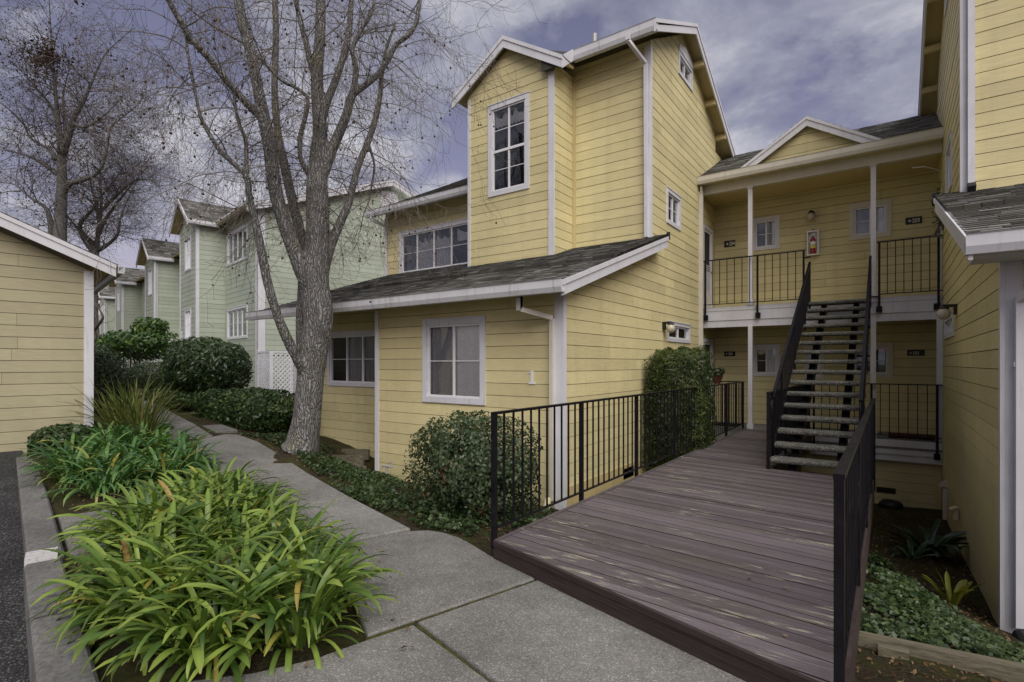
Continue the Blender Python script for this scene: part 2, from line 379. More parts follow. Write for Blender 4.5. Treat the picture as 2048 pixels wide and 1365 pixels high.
# ------------------------------------------------------------------ geometry helpers
def mat(n): return MATS[n]
class MB:
    """collects faces in world space, then becomes ONE mesh object"""
    def __init__(s): s.v = []; s.f = []
    def quad(s, *p):
        i = len(s.v); s.v.extend([tuple(q) for q in p]); s.f.append(tuple(range(i, i + len(p)))); return s
    def prism(s, top, bot):
        n = len(top); i = len(s.v)
        s.v.extend([tuple(q) for q in top]); s.v.extend([tuple(q) for q in bot])
        s.f.append(tuple(range(i, i + n))); s.f.append(tuple(range(i + 2 * n - 1, i + n - 1, -1)))
        for k in range(n):
            j = (k + 1) % n
            s.f.append((i + k, i + n + k, i + n + j, i + j))
        return s
    def box(s, x0, x1, y0, y1, z0, z1):
        return s.prism([(x0, y0, z1), (x1, y0, z1), (x1, y1, z1), (x0, y1, z1)], [(x0, y0, z0), (x1, y0, z0), (x1, y1, z0), (x0, y1, z0)])
    def bar(s, a, b, w, h, up=(0, 0, 1)):
        """square bar from a to b, w sideways, h along up"""
        a, b, up = Vector(a), Vector(b), Vector(up)
        d = (b - a).normalized(); sd = d.cross(up)
        if sd.length < 1e-4: sd = d.cross(Vector((0, 1, 0)))
        sd.normalize(); u2 = sd.cross(d).normalized()
        q = [sd * (w / 2) + u2 * (h / 2), -sd * (w / 2) + u2 * (h / 2), -sd * (w / 2) - u2 * (h / 2), sd * (w / 2) - u2 * (h / 2)]
        return s.prism([a + k for k in q], [b + k for k in q])
    def tube(s, pts, rad, n=8, cap=True):
        pts = [Vector(p) for p in pts]; L = len(pts)
        if not hasattr(rad, '__len__'): rad = [rad] * L
        base = len(s.v); prev = None
        for i, p in enumerate(pts):
            d = (pts[min(i + 1, L - 1)] - pts[max(i - 1, 0)]).normalized()
            if prev is None:
                a = d.orthogonal().normalized()
            else:
                a = (prev - d * prev.dot(d)).normalized()
            prev = a; b = d.cross(a)
            for k in range(n):
                t = 2 * math.pi * k / n
                s.v.append(tuple(p + (a * math.cos(t) + b * math.sin(t)) * rad[i]))
        for i in range(L - 1):
            for k in range(n):
                j = (k + 1) % n
                s.f.append((base + i * n + k, base + i * n + j, base + (i + 1) * n + j, base + (i + 1) * n + k))
        if cap:
            s.f.append(tuple(base + k for k in reversed(range(n))))
            s.f.append(tuple(base + (L - 1) * n + k for k in range(n)))
        return s
    def lathe(s, c, prof, n=14):
        """prof: list of (r, z) around vertical axis at c"""
        base = len(s.v)
        for r, z in prof:
            for k in range(n):
                t = 2 * math.pi * k / n
                s.v.append((c[0] + r * math.cos(t), c[1] + r * math.sin(t), c[2] + z))
        for i in range(len(prof) - 1):
            for k in range(n):
                j = (k + 1) % n
                s.f.append((base + i * n + k, base + i * n + j, base + (i + 1) * n + j, base + (i + 1) * n + k))
        return s
    def mesh(s, name, m, off=(0, 0, 0), smooth=False):
        me = bpy.data.meshes.new(name)
        v = np.array(s.v, dtype=float).reshape(-1, 3) - np.array(off, dtype=float)
        me.from_pydata(v.tolist(), [], s.f)
        if m: me.materials.append(mat(m))
        if smooth: me.polygons.foreach_set('use_smooth', [True] * len(me.polygons))
        me.update(); return me
    def obj(s, name, m, parent=None, smooth=False, kind=None):
        off = wloc(parent)
        o = bpy.data.objects.new(name, s.mesh(name, m, off, smooth))
        COL.objects.link(o); o.parent = parent
        if kind: o['kind'] = kind
        return o
def wloc(o):
    p = Vector((0, 0, 0))
    while o is not None:
        p = p + o.location; o = o.parent
    return p
def thing(name, label, cat, loc=(0, 0, 0), group=None):
    o = bpy.data.objects.new(name, None); COL.objects.link(o)
    o.location = loc; o.empty_display_size = 0.2
    o['label'] = label; o['category'] = cat
    if group: o['group'] = group
    return o
def tag(o, label, cat, group=None):
    o['label'] = label; o['category'] = cat
    if group: o['group'] = group
    return o
def put(name, me, parent, loc, rot=(0, 0, 0), sc=(1, 1, 1)):
    o = bpy.data.objects.new(name, me); COL.objects.link(o)
    o.parent = parent; o.location = Vector(loc) - wloc(parent); o.rotation_euler = rot; o.scale = sc
    return o
def fast_mesh(name, verts, faces_n, m, attrs=None, smooth=False, off=(0, 0, 0)):
    """verts (N,3) where every consecutive faces_n verts are one polygon"""
    verts = np.asarray(verts, dtype=np.float32).reshape(-1, 3) - np.array(off, dtype=np.float32)
    n = len(verts); nf = n // faces_n
    me = bpy.data.meshes.new(name)
    me.vertices.add(n); me.loops.add(n); me.polygons.add(nf)
    me.vertices.foreach_set('co', verts.ravel())
    me.loops.foreach_set('vertex_index', np.arange(n, dtype=np.int32))
    me.polygons.foreach_set('loop_start', np.arange(0, n, faces_n, dtype=np.int32))
    me.polygons.foreach_set('loop_total', np.full(nf, faces_n, dtype=np.int32))
    if smooth: me.polygons.foreach_set('use_smooth', np.ones(nf, dtype=bool))
    for k, a in (attrs or {}).items():
        at_ = me.attributes.new(k, 'FLOAT', 'FACE'); at_.data.foreach_set('value', np.asarray(a, dtype=np.float32))
    me.materials.append(mat(m)); me.update(); me.validate()
    return me
def clip_half(poly, a, b, c):
    """keep a*x+b*y<=c"""
    out = []; n = len(poly)
    for i in range(n):
        p, q = poly[i], poly[(i + 1) % n]
        dp, dq = a * p[0] + b * p[1] - c, a * q[0] + b * q[1] - c
        if dp <= 1e-9: out.append(p)
        if (dp < -1e-9 and dq > 1e-9) or (dp > 1e-9 and dq < -1e-9):
            t = dp / (dp - dq); out.append((p[0] + t * (q[0] - p[0]), p[1] + t * (q[1] - p[1])))
    return out
def clip_convex(poly, conv):
    ar = sum(conv[i][0] * conv[(i + 1) % len(conv)][1] - conv[(i + 1) % len(conv)][0] * conv[i][1] for i in range(len(conv)))
    cv = conv if ar > 0 else conv[::-1]
    for i in range(len(cv)):
        p, q = cv[i], cv[(i + 1) % len(cv)]
        dx, dy = q[0] - p[0], q[1] - p[1]
        poly = clip_half(poly, dy, -dx, dy * p[0] - dx * p[1])
        if len(poly) < 3: return []
    return poly

EXPO = 0.187
BR = random.Random(77)
class Face:
    """vertical wall plane: origin o (x,y), direction ex along the wall, outward normal n"""
    def __init__(s, o, ex, n): s.o = Vector((*o, 0)); s.ex = Vector((*ex, 0)); s.n = Vector((*n, 0))
    def P(s, a, z, off=0.0): return s.o + s.ex * a + s.n * off + Vector((0, 0, z))
    def slab(s, mb, a0, a1, z0, z1, o0, o1):
        return mb.prism([s.P(a0, z0, o1), s.P(a1, z0, o1), s.P(a1, z1, o1), s.P(a0, z1, o1)], [s.P(a0, z0, o0), s.P(a1, z0, o0), s.P(a1, z1, o0), s.P(a0, z1, o0)])
    def polyslab(s, mb, pts, o0, o1):
        return mb.prism([s.P(a, z, o1) for a, z in pts], [s.P(a, z, o0) for a, z in pts])

def siding_wall(parent, F, polys, openings, m, zref, pieces=True, name='wall'):
    """wall part with every siding board as its own sub-part (polys: convex outlines in (along, z))"""
    back = MB()
    z_lo = min(p[1] for q in polys for p in q); z_hi = max(p[1] for q in polys for p in q)
    a_lo = min(p[0] for q in polys for p in q); a_hi = max(p[0] for q in polys for p in q)
    def cells(za, zb):
        cuts = sorted({za, zb} | {z for op in openings for z in (op[2], op[3]) if za + 1e-4 < z < zb - 1e-4})
        for c0, c1 in zip(cuts[:-1], cuts[1:]):
            zm = (c0 + c1) / 2
            spans = [(a_lo, a_hi)]
            for op in openings:
                if op[2] <= zm <= op[3]:
                    ns = []
                    for x, y in spans:
                        if op[1] <= x or op[0] >= y: ns.append((x, y)); continue
                        if op[0] > x: ns.append((x, op[0]))
                        if op[1] < y: ns.append((op[1], y))
                    spans = ns
            for x, y in spans: yield [(x, c0), (y, c0), (y, c1), (x, c1)]
    def groups(za, zb):
        gs = []
        for c in cells(za, zb):
            hit = [g_ for g_ in gs if any(abs(d[2][1] - c[0][1]) < 1e-6 and d[0][0] < c[1][0] - 1e-4 and d[1][0] > c[0][0] + 1e-4 for d in g_)]
            for g_ in hit: gs.remove(g_)
            gs.append(sum(hit, []) + [c])
        return gs
    for c in cells(z_lo, z_hi):
        for q in polys:
            p = clip_convex(c, q)
            if p: F.polyslab(back, p, -0.10, 0.0)
    wall = back.obj(name, 'dark_gap', parent)
    k0 = math.floor((z_lo - zref) / EXPO); k1 = math.ceil((z_hi - zref) / EXPO)
    all_ = MB()
    for k in range(k0, k1):
        zb = zref + k * EXPO; zt = zb + EXPO - 0.0075
        if min(zt, z_hi) - max(zb, z_lo) < .002: continue
        glist = groups(max(zb, z_lo), min(zt, z_hi))
        if pieces:                     # boards come in lengths: random butt joints
            cut = []
            for grp in glist:
                if len(grp) > 1: cut.append(grp); continue
                c = grp[0]; x, y = c[0][0], c[1][0]; z0_, z1_ = c[0][1], c[2][1]
                while y - x > 2.6:
                    w_ = BR.uniform(1.4, min(4.2, y - x - .8)); cut.append([[(x, z0_), (x + w_ - .003, z0_), (x + w_ - .003, z1_), (x, z1_)]]); x += w_
                cut.append([[(x, z0_), (y, z0_), (y, z1_), (x, z1_)]])
            glist = cut
        for grp in glist:
            jo, jb = (BR.uniform(-.0015, .0015), BR.uniform(-.0012, .0012)) if pieces else (0, 0)
            mb = MB() if pieces else all_
            n0 = len(mb.f)
            for c in grp:
                for q in polys:
                    p = clip_convex(c, q)
                    if not p: continue
                    f = lambda z: 0.0185 + jo - 0.005 * (z - zb) / EXPO
                    mb.prism([F.P(a, z, f(z)) for a, z in p], [F.P(a, z, 0.001) for a, z in p])
            if pieces and len(mb.f) > n0: mb.obj('siding_board', m, wall)
    if not pieces:
        all_.obj('siding', m, wall, kind='stuff')
    return wall

def window(parent, F, a0, a1, z0, z1, cw=0.09, cols=2, rows=2, frame='trim_white', curtain=None, name='window', sash_split=None, cols_w=None, sill=True, blind_cols=()):
    """casing (part) with sash, panes, curtain and room behind (sub-parts). a0..z1 is the outside of the casing. returns the opening"""
    c = MB()
    F.slab(c, a0, a1, z1 - cw, z1, 0.0, 0.038); F.slab(c, a0 - 0.01, a1 + 0.01, z1, z1 + 0.018, 0.0, 0.05)
    F.slab(c, a0, a1, z0, z0 + cw, 0.0, 0.040)
    F.slab(c, a0, a0 + cw, z0 + cw, z1 - cw, 0.0, 0.036); F.slab(c, a1 - cw, a1, z0 + cw, z1 - cw, 0.0, 0.036)
    w = c.obj(name, frame, parent)
    i0, i1, j0, j1 = a0 + cw, a1 - cw, z0 + cw, z1 - cw
    s = MB(); t = 0.032
    F.slab(s, i0, i1, j1 - t, j1, -0.05, 0.012); F.slab(s, i0, i1, j0, j0 + t, -0.05, 0.012)
    F.slab(s, i0, i0 + t, j0 + t, j1 - t, -0.05, 0.012); F.slab(s, i1 - t, i1, j0 + t, j1 - t, -0.05, 0.012)
    if cols_w is None: cols_w = [1.0 / cols] * cols
    xs = [i0 + t]; W = i1 - i0 - 2 * t
    for f_ in cols_w: xs.append(xs[-1] + f_ * W)
    for x in xs[1:-1]: F.slab(s, x - 0.017, x + 0.017, j0 + t, j1 - t, -0.045, 0.004)
    if sash_split: F.slab(s, i0 + t, i1 - t, j0 + (j1 - j0) * sash_split - .022, j0 + (j1 - j0) * sash_split + .022, -.05, .010)
    s.obj('sash', 'vinyl_white', w)
    H = j1 - j0 - 2 * t
    g = MB()
    for r in range(1, rows):
        z = j0 + t + H * r / rows
        for x, y in zip(xs[:-1], xs[1:]): F.slab(g, x + 0.017, y - 0.017, z - 0.007, z + 0.007, -0.032, -0.012)
    if g.f: g.obj('glazing_bar', 'vinyl_white', w)
    for x, y in zip(xs[:-1], xs[1:]):
        p = MB(); p.quad(F.P(x + 0.012, j0 + t - 0.004, -0.022), F.P(y - 0.012, j0 + t - 0.004, -0.022), F.P(y - 0.012, j1 - t + 0.004, -0.022), F.P(x + 0.012, j1 - t + 0.004, -0.022))
        p.obj('pane', 'window_glass', w)
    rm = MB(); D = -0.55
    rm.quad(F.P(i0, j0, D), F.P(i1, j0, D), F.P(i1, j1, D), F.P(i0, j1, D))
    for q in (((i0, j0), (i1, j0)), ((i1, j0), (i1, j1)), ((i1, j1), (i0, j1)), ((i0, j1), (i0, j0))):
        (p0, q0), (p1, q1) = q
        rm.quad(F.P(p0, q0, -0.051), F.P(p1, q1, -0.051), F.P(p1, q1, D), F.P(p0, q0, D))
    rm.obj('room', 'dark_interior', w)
    for spec in (curtain or []):
        mname, f0, f1, g0, g1, wave = spec[:6]
        scal = spec[6] if len(spec) > 6 else 0
        cm = MB(); N = max(12, int((f1 - f0) * W * 60)); off0 = -0.07
        pts = []
        for k in range(N + 1):
            ff = f0 + (f1 - f0) * k / N
            x = i0 + t + ff * W
            off = off0 + 0.022 * wave * math.sin(k * 1.15 + 0.6 * math.sin(k * 0.37))
            top = j0 + H * g1 + t
            if scal: top -= 0.16 * abs(math.sin(math.pi * (ff - f0) / (f1 - f0) * scal)) ** 0.6
            pts.append((F.P(x, j0 + t + H * g0, off), F.P(x, top, off)))
        for (a, b), (c2, d) in zip(pts[:-1], pts[1:]): cm.quad(a, c2, d, b)
        cm.obj('curtain', mname, w, True)
    return (i0, i1, j0, j1)

def shingle_roof(parent, o, eu, ev, L, H, th=0.05, name='roof', expo=0.135, extra=None, tabw=0.27, soffit='soffit_yellow'):
    """roof slab with tabs. o = eave corner (top surface), eu along eave, ev up the slope (unit 3D)"""
    o, eu, ev = Vector(o), Vector(eu), Vector(ev)
    n = eu.cross(ev).normalized()
    if n.z < 0: n = -n
    b = MB()
    q = [o, o + eu * L, o + eu * L + ev * H, o + ev * H]
    b.prism([p - n * 0.012 for p in q], [p - n * th for p in q])
    roof = b.obj(name, soffit, parent)
    V = []; A = []
    rows = int(H / expo) + 1
    for r in range(rows):
        v0 = r * expo; v1 = min(v0 + expo + 0.02, H)
        if v0 >= H: break
        lift = 0.0
        if extra and v0 >= extra: lift = 0.045
        x = -random.random() * tabw
        while x < L:
            w = tabw * random.uniform(0.55, 1.25)
            x0, x1 = max(x, 0), min(x + w - 0.006, L)
            x += w
            if x1 - x0 < 0.01: continue
            tk = random.uniform(0.010, 0.018) + lift; dv = random.uniform(-0.006, 0.006); tb = 0.002 + lift
            a = o + eu * x0 + ev * (v0 + dv); bb = o + eu * x1 + ev * (v0 + dv)
            c = o + eu * x1 + ev * v1; d = o + eu * x0 + ev * v1
            a2, b2, c2, d2 = a + n * tk, bb + n * tk, c + n * tb, d + n * tb
            rv = random.random()
            V += [a2, b2, c2, d2, a - n * 0.012, bb - n * 0.012, b2, a2]
            A += [rv, rv * 0.4]
            if r == 0 or True:
                V += [a - n * 0.012, a2, d2, d - n * 0.012]; A += [rv * 0.5]
    me = fast_mesh('shingles', [tuple(p) for p in V], 4, 'shingle', {'rnd': A}, off=tuple(wloc(roof)))
    so = bpy.data.objects.new('shingles', me); COL.objects.link(so); so.parent = roof; so['kind'] = 'stuff'
    return roof

def gutter(parent, a, b, out, m='gutter_white', h=0.15, d=0.12, name='gutter'):
    """fascia style gutter from a to b (top outer edge line), out = outward horizontal unit vector"""
    a, b, out = Vector(a), Vector(b), Vector(out); U = Vector((0, 0, 1))
    prof = [(0, 0), (-0.012, -0.012), (-0.012, -h * 0.62), (-0.035, -h), (-d, -h), (-d, 0.0), (-d + 0.01, 0.0), (-d + 0.01, -h + 0.03), (-0.04, -h + 0.03), (-0.02, -0.01)]
    mb = MB(); mb.prism([a + out * p[0] + U * p[1] for p in prof], [b + out * p[0] + U * p[1] for p in prof])
    return mb.obj(name, m, parent)

def rail_mesh_box(w, d, h, m, name):
    mb = MB(); mb.box(-w / 2, w / 2, -d / 2, d / 2, 0, h); return mb.mesh(name, m)
def railing(name, label, pts, z_top, z_bot, posts, spacing=0.145, post_drop=0.1, cat='railing', group=None, brackets=None, post_w=0.04):
    """straight run railing through plan points pts; posts = list of run distances"""
    p0 = Vector((*pts[0], z_bot - post_drop))
    t = thing(name, label, cat, p0, group)
    bal = rail_mesh_box(0.015, 0.015, z_top - z_bot, 'black_iron', 'baluster')
    pm = rail_mesh_box(post_w, post_w, z_top - z_bot + post_drop - 0.011, 'black_iron', 'post')
    for i in range(len(pts) - 1):
        a, b = Vector((*pts[i], 0)), Vector((*pts[i + 1], 0)); L = (b - a).length; d = (b - a) / L
        ang = math.atan2(d.y, d.x)
        mb = MB(); mb.bar(a - d * 0.02 + Vector((0, 0, z_top)), b + d * 0.02 + Vector((0, 0, z_top)), 0.045, 0.022); mb.obj('top_rail', 'black_iron', t)
        mb = MB(); mb.bar(a + Vector((0, 0, z_bot)), b + Vector((0, 0, z_bot)), 0.022, 0.018); mb.obj('bottom_rail', 'black_iron', t)
        ps = posts[i]
        for q in ps: put('post', pm, t, a + d * q + Vector((0, 0, z_bot - post_drop)), (0, 0, ang))
        edges = sorted(set([0.0, L] + list(ps)))
        for e0, e1 in zip(edges[:-1], edges[1:]):
            n = max(1, round((e1 - e0) / spacing))
            for k in range(1, n):
                put('baluster', bal, t, a + d * (e0 + (e1 - e0) * k / n) + Vector((0, 0, z_bot)), (0, 0, ang))
        if brackets:
            for q in brackets[i]:
                m_ = MB(); c = a + d * q + Vector((0, 0, z_bot - post_drop))
                m_.bar(c + Vector((0, 0.02, 0.06)), c + Vector((0, 0.10, 0.06)) + d * 0.0, 0.10, 0.12)
                m_.obj('bracket', 'black_iron', t)
    return t

# ------------------------------------------------------------------ ground
CTRL = [  # x, y, z
    (-4.2, 2.6, -.06), (-3.8, 3.7, -.06), (-2.8, 3.7, -.06), (-2.4, 2.0, -.06), (0, 0, -.08), (3, 0, -.10), (0, -6, -.12), (6, -6, -.15), (-3, -6, -.3),
    (-5.7, 3.6, -.01), (-8.2, 4.3, .14), (-10.1, 4.9, .25), (-13.6, 5.4, .42), (-17, 6.1, .68), (-20, 6.2, 1.0), (-24, 7, 1.15), (-30, 9, 1.3), (-45, 12, 1.4),
    (-7.63, 6.3, -.42), (-3.8, 6.2, -.38), (-5.5, 6.3, -.40), (-8.4, 6.9, -.24), (-10.1, 6.95, .05), (-11, 7, .15), (-7.75, 5.0, .22), (-6.5, 5.3, -.08), (-5.0, 5.2, -.15), (-3.5, 4.8, -.14), (-3.1, 5.6, -.3),
    (-9.2, 5.6, .25), (-12, 7, .4), (-13, 8, .3), (-15, 7.9, .45), (-17, 8.8, .45), (-18, 10, .5), (-12, 10, .4), (-21, 9, 1.0),
    (-2.9, 8, -.45), (-3.4, 12, -.5), (-3.6, 7, -.42), (-1.4, 6, -.45), (-1.4, 10, -.9), (-1.2, 13, -1.2),
    (.8, 6.7, -.80), (.8, 9, -.98), (.8, 12.4, -1.15), (0, 13, -1.22), (.2, 9, -.86), (-.2, 6.1, -.42), (.1, 5.6, -.48), (-.1, 4.4, -.26), (.6, 4.5, -.32), (1.2, 5.4, -.6), (2.5, 6, -.7), (.5, 3.6, -.14), (-.2, 3.2, -.12), (2, 3.6, -.2),
    (-5.7, 1.6, .02), (-4.3, 1.6, .0), (-6.7, 1.9, .06), (-6.6, 2.9, .03), (-8.3, 2.4, .16), (-8.3, 3.4, .12), (-10.4, 2.7, .34), (-11, 3.3, .45), (-11, 4, .38), (-14, 4.2, .55), (-20, 4, 1.05), (-3.4, 1.1, -.03), (-2.9, 1.5, -.03),
    (-12, -2, .0), (-6, -2, -.3), (-30, 0, 1.0), (-60, 20, 1.5), (-40, 40, 1.5), (0, 40, -1), (40, 10, -1), (40, -40, -1), (-40, -40, 0), (-10, 20, 0), (10, 20, -1.3)]
_C = np.array(CTRL)
def _phi(r): return np.sqrt(r * r + 0.15)
_A = _phi(np.hypot(_C[:, 0][:, None] - _C[:, 0][None], _C[:, 1][:, None] - _C[:, 1][None])) - 0.0
_A = _A + np.eye(len(_C)) * -0.02
_Wt = np.linalg.solve(_A, _C[:, 2])
def ground_z(x, y):
    x = np.asarray(x, float); y = np.asarray(y, float)
    r = np.hypot(x[..., None] - _C[:, 0], y[..., None] - _C[:, 1])
    return _phi(r) @ _Wt
def gz(x, y): return float(ground_z(np.array([x]), np.array([y]))[0])
def _axis(lo, hi, f0, f1, step):
    mid = np.arange(f0, f1 + 1e-6, step)
    g = lambda a, b: a + (b - a) * (np.linspace(0, 1, 16)[1:] ** 2.2)
    return np.concatenate([g(f0, lo)[::-1], mid, g(f1, hi)])
gx = _axis(-400, 400, -24, 4, 0.14); gy = _axis(-400, 400, 0.4, 14, 0.14)
GX, GY = np.meshgrid(gx, gy, indexing='ij')
GZ = ground_z(GX, GY)
far = np.clip((np.hypot(GX + 8, GY - 6) - 40) / 60, 0, 1)
GZ = GZ * (1 - far) + 0.6 * far - 0.0
# clods
for (i, j), _ in np.ndenumerate(GZ):
    if -24 < GX[i, j] < 4 and 0.4 < GY[i, j] < 14:
        GZ[i, j] += 0.022 * mnoise.noise((GX[i, j] * 3.1, GY[i, j] * 3.1, 0)) + 0.012 * mnoise.noise((GX[i, j] * 9, GY[i, j] * 9, 4))
# keep the soil under the parking lot and under the deck
_e1 = Vector((0.1805, 0.9836)); _eb = Vector((-0.9836, 0.1805))
side = (GX + 3.4) * _e1.x + (GY - 0.80) * _e1.y       # >0 inside the beds, <0 on the lot
lot = (side < 0.10) & (GX > -30) & (GX < -1.5) & (GY > -30)
GZ = np.where(lot, np.minimum(GZ, -0.9), GZ)
# keep the soil just below the concrete slabs
nx, ny = len(gx), len(gy)
gv = np.stack([GX.ravel(), GY.ravel(), GZ.ravel()], 1)
idx = np.arange(nx * ny).reshape(nx, ny)
gf = np.stack([idx[:-1, :-1], idx[1:, :-1], idx[1:, 1:], idx[:-1, 1:]], -1).reshape(-1, 4)
gme = bpy.data.meshes.new('ground'); gme.from_pydata(gv.tolist(), [], gf.tolist())
gme.materials.append(mat('soil')); gme.polygons.foreach_set('use_smooth', [True] * len(gme.polygons)); gme.update()
ground = bpy.data.objects.new('ground', gme); COL.objects.link(ground); ground['kind'] = 'structure'

# parking lot, sloping up to the garage
def lot_z(x, y):
    s = (-(x + 3.4) * 0.9836 + (y - 0.8) * 0.1805)
    return -0.26 + 0.066 * max(s, -20) if s < 9 else -0.26 + 0.066 * 9
mb = MB(); N = 30
ss = np.linspace(-14, 30, 45)
def LP(s, t): 
    x = -3.4 - 0.9836 * s + 0.1805 * t; y = 0.8 + 0.1805 * s + 0.9836 * t
    return (x, y, lot_z(x, y) if s > -6 else -0.26 - 0.066 * 6)
for a, b in zip(ss[:-1], ss[1:]):
    mb.quad(LP(a, -30), LP(b, -30), LP(b, 0.05), LP(a, 0.05))
lot_o = mb.obj('parking_lot', 'asphalt'); lot_o['kind'] = 'structure'
# kerb: long concrete blocks
def kerb_z(s): return 0.075 + 0.0 * s if s < 2.3 else 0.075 + 0.031 * (s - 2.3)
def kerb_block(s0, s1, jog=0.0, lift=0.0, parent=None):
    mb = MB()
    def K(s, t, z): return (-3.4 - 0.9836 * s + 0.1805 * t, 0.8 + 0.1805 * s + 0.9836 * t, z)
    n = 5; bev = 0.018
    for i in range(n):
        a = s0 + (s1 - s0) * i / n; b = s0 + (s1 - s0) * (i + 1) / n
        za, zb = kerb_z(a) + lift, kerb_z(b) + lift
        t0, t1 = -0.03 + jog, 0.20 + jog
        prof = lambda z, zb_: [(t0, z - bev), (t0 + bev, z), (t1 - bev, z), (t1, z - bev), (t1, -0.9), (t0 - 0.03, -0.9)]
        mb.prism([K(a, t, z) for t, z in prof(za, 0)], [K(b, t, z) for t, z in prof(zb, 0)])
    return mb.obj('kerb_block' if parent else 'kerb', 'kerb_concrete', parent)
kerb_o = kerb_block(-6.0, 2.28, -0.02, -0.02); kerb_o['kind'] = 'structure'
kerb_block(2.32, 5.1, 0.0, 0.01, kerb_o); kerb_block(5.115, 7.35, 0.0, 0.01, kerb_o)
mb = MB()
def K(s, t, z): return (-3.4 - 0.9836 * s + 0.1805 * t, 0.8 + 0.1805 * s + 0.9836 * t, z)
mb.prism([K(2.20, -0.05, .092), K(2.42, -0.035, .092), K(2.42, 0.165, .092), K(2.20, 0.15, .065)], [K(2.16, -0.055, -.2), K(2.44, -0.04, -.2), K(2.42, .165, -.2), K(2.2, .15, -.2)])
mb.obj('mortar_patch', 'pale_patch', kerb_o)

# walkway: one slab object per pour, each a few mm different in height
walk = None
def slab(pts, z, th=0.16, bev=0.012, name='slab', parent=None, m='concrete'):
    """pts in plan (ccw); z: number or list"""
    n = len(pts); zs = z if hasattr(z, '__len__') else [z] * n
    c = Vector((sum(p[0] for p in pts) / n, sum(p[1] for p in pts) / n))
    ins = []
    for p in pts:
        v = Vector(p) - c; L = v.length; ins.append(c + v * ((L - bev) / L))
    mb = MB(); i = 0
    top = [(q.x, q.y, zz) for q, zz in zip(ins, zs)]
    mid = [(p[0], p[1], zz - bev) for p, zz in zip(pts, zs)]
    bot = [(p[0], p[1], zz - th) for p, zz in zip(pts, zs)]
    mb.quad(*top)
    for k in range(n):
        j = (k + 1) % n
        mb.quad(top[k], mid[k], mid[j], top[j]); mb.quad(mid[k], bot[k], bot[j], mid[j])
    return mb.obj(name, m, parent)
walk = slab([(-3.38, 2.53), (-2.585, 2.10), (-2.215, 3.41), (-2.45, 3.50), (-2.78, 3.575), (-3.08, 3.70), (-3.32, 3.78), (-3.55, 3.80), (-3.72, 3.76), (-3.83, 3.65), (-4.18, 2.63), (-3.9, 2.62)], 0.0, name='walkway')
walk['kind'] = 'structure'
slab([(-2.46, 2.395), (-1.63, 2.18), (-0.9, 1.95), (4, 0.7), (4, 3.0), (1.2, 2.72), (-0.2, 2.84), (-1.2, 3.12), (-2.19, 3.385)], -0.004, parent=walk)
slab([(-2.565, 2.06), (-2.64, 1.76), (-2.78, 1.5), (-3.02, 1.22), (-3.18, 1.0), (3.5, -.24), (4, .68), (-0.9, 1.925), (-1.62, 2.155), (-2.47, 2.365)], -0.012, parent=walk)
slab([(-4.21, 2.64), (-3.86, 3.66), (-5.28, 4.03), (-5.56, 3.05)], [.018, .018, .040, .040], parent=walk)
slab([(-5.575, 3.055), (-5.30, 4.035), (-6.75, 4.40), (-7.05, 3.45)], [.040, .040, .10, .10], parent=walk)
slab([(-7.065, 3.455), (-6.765, 4.405), (-8.2, 4.74), (-9.0, 4.93), (-9.9, 5.02), (-10.05, 4.86), (-9.6, 3.98), (-8.45, 3.85)], [.10, .10, .225, .275, .325, .335, .31, .24], parent=walk)
slab([(-10.2, 4.02), (-10.2, 4.72), (-11.9, 5.10), (-12.0, 4.15)], [.31, .31, .40, .40], parent=walk)
slab([(-12.02, 4.15), (-11.92, 5.10), (-13.7, 5.42), (-14.0, 4.45)], [.40, .40, .50, .51], parent=walk)
slab([(-14.02, 4.45), (-13.72, 5.42), (-16.9, 6.15), (-17.2, 5.1)], [.51, .50, .68, .70], parent=walk)
slab([(-17.22, 5.1), (-16.92, 6.15), (-21.5, 6.9), (-21.8, 5.6)], [.70, .68, 1.05, 1.08], parent=walk)
slab([(-5.60, 1.44), (-5.45, 1.95), (-6.75, 2.2), (-6.9, 1.68)], [.05, .05, .09, .09], parent=walk)     # stepping slab between the two beds
slab([(-10.7, 5.0), (-10.6, 5.38), (-11.5, 5.5), (-11.6, 5.15)], [.32, .32, .36, .36], parent=walk)
mb = MB()
for a, b in (((-2.57, 2.075), (-2.2, 3.40)), ((-2.455, 2.38), (-0.9, 1.94)), ((-4.195, 2.635), (-3.845, 3.655)), ((-5.57, 3.05), (-5.29, 4.03))):
    mb.bar((a[0], a[1], -0.024), (b[0], b[1], -0.024), 0.022, 0.02)
mb.obj('joint_filler', 'joint_moss', walk)

# ------------------------------------------------------------------ yellow buildings
XL, XR = -3.72, 0.84                 # the two court walls
XM = (XL + XR) / 2
YF, YU, YB, YW, YP = 6.42, 9.72, 8.95, 14.3, 13.05
ZS = 1.352                           # a siding joint height
PITCH = 0.335
def low_z(y): return 2.73 + PITCH * (y - 5.93)
sl = Vector((0, 1, PITCH)).normalized()
sl2 = Vector((0, 1, 0.51)).normalized()

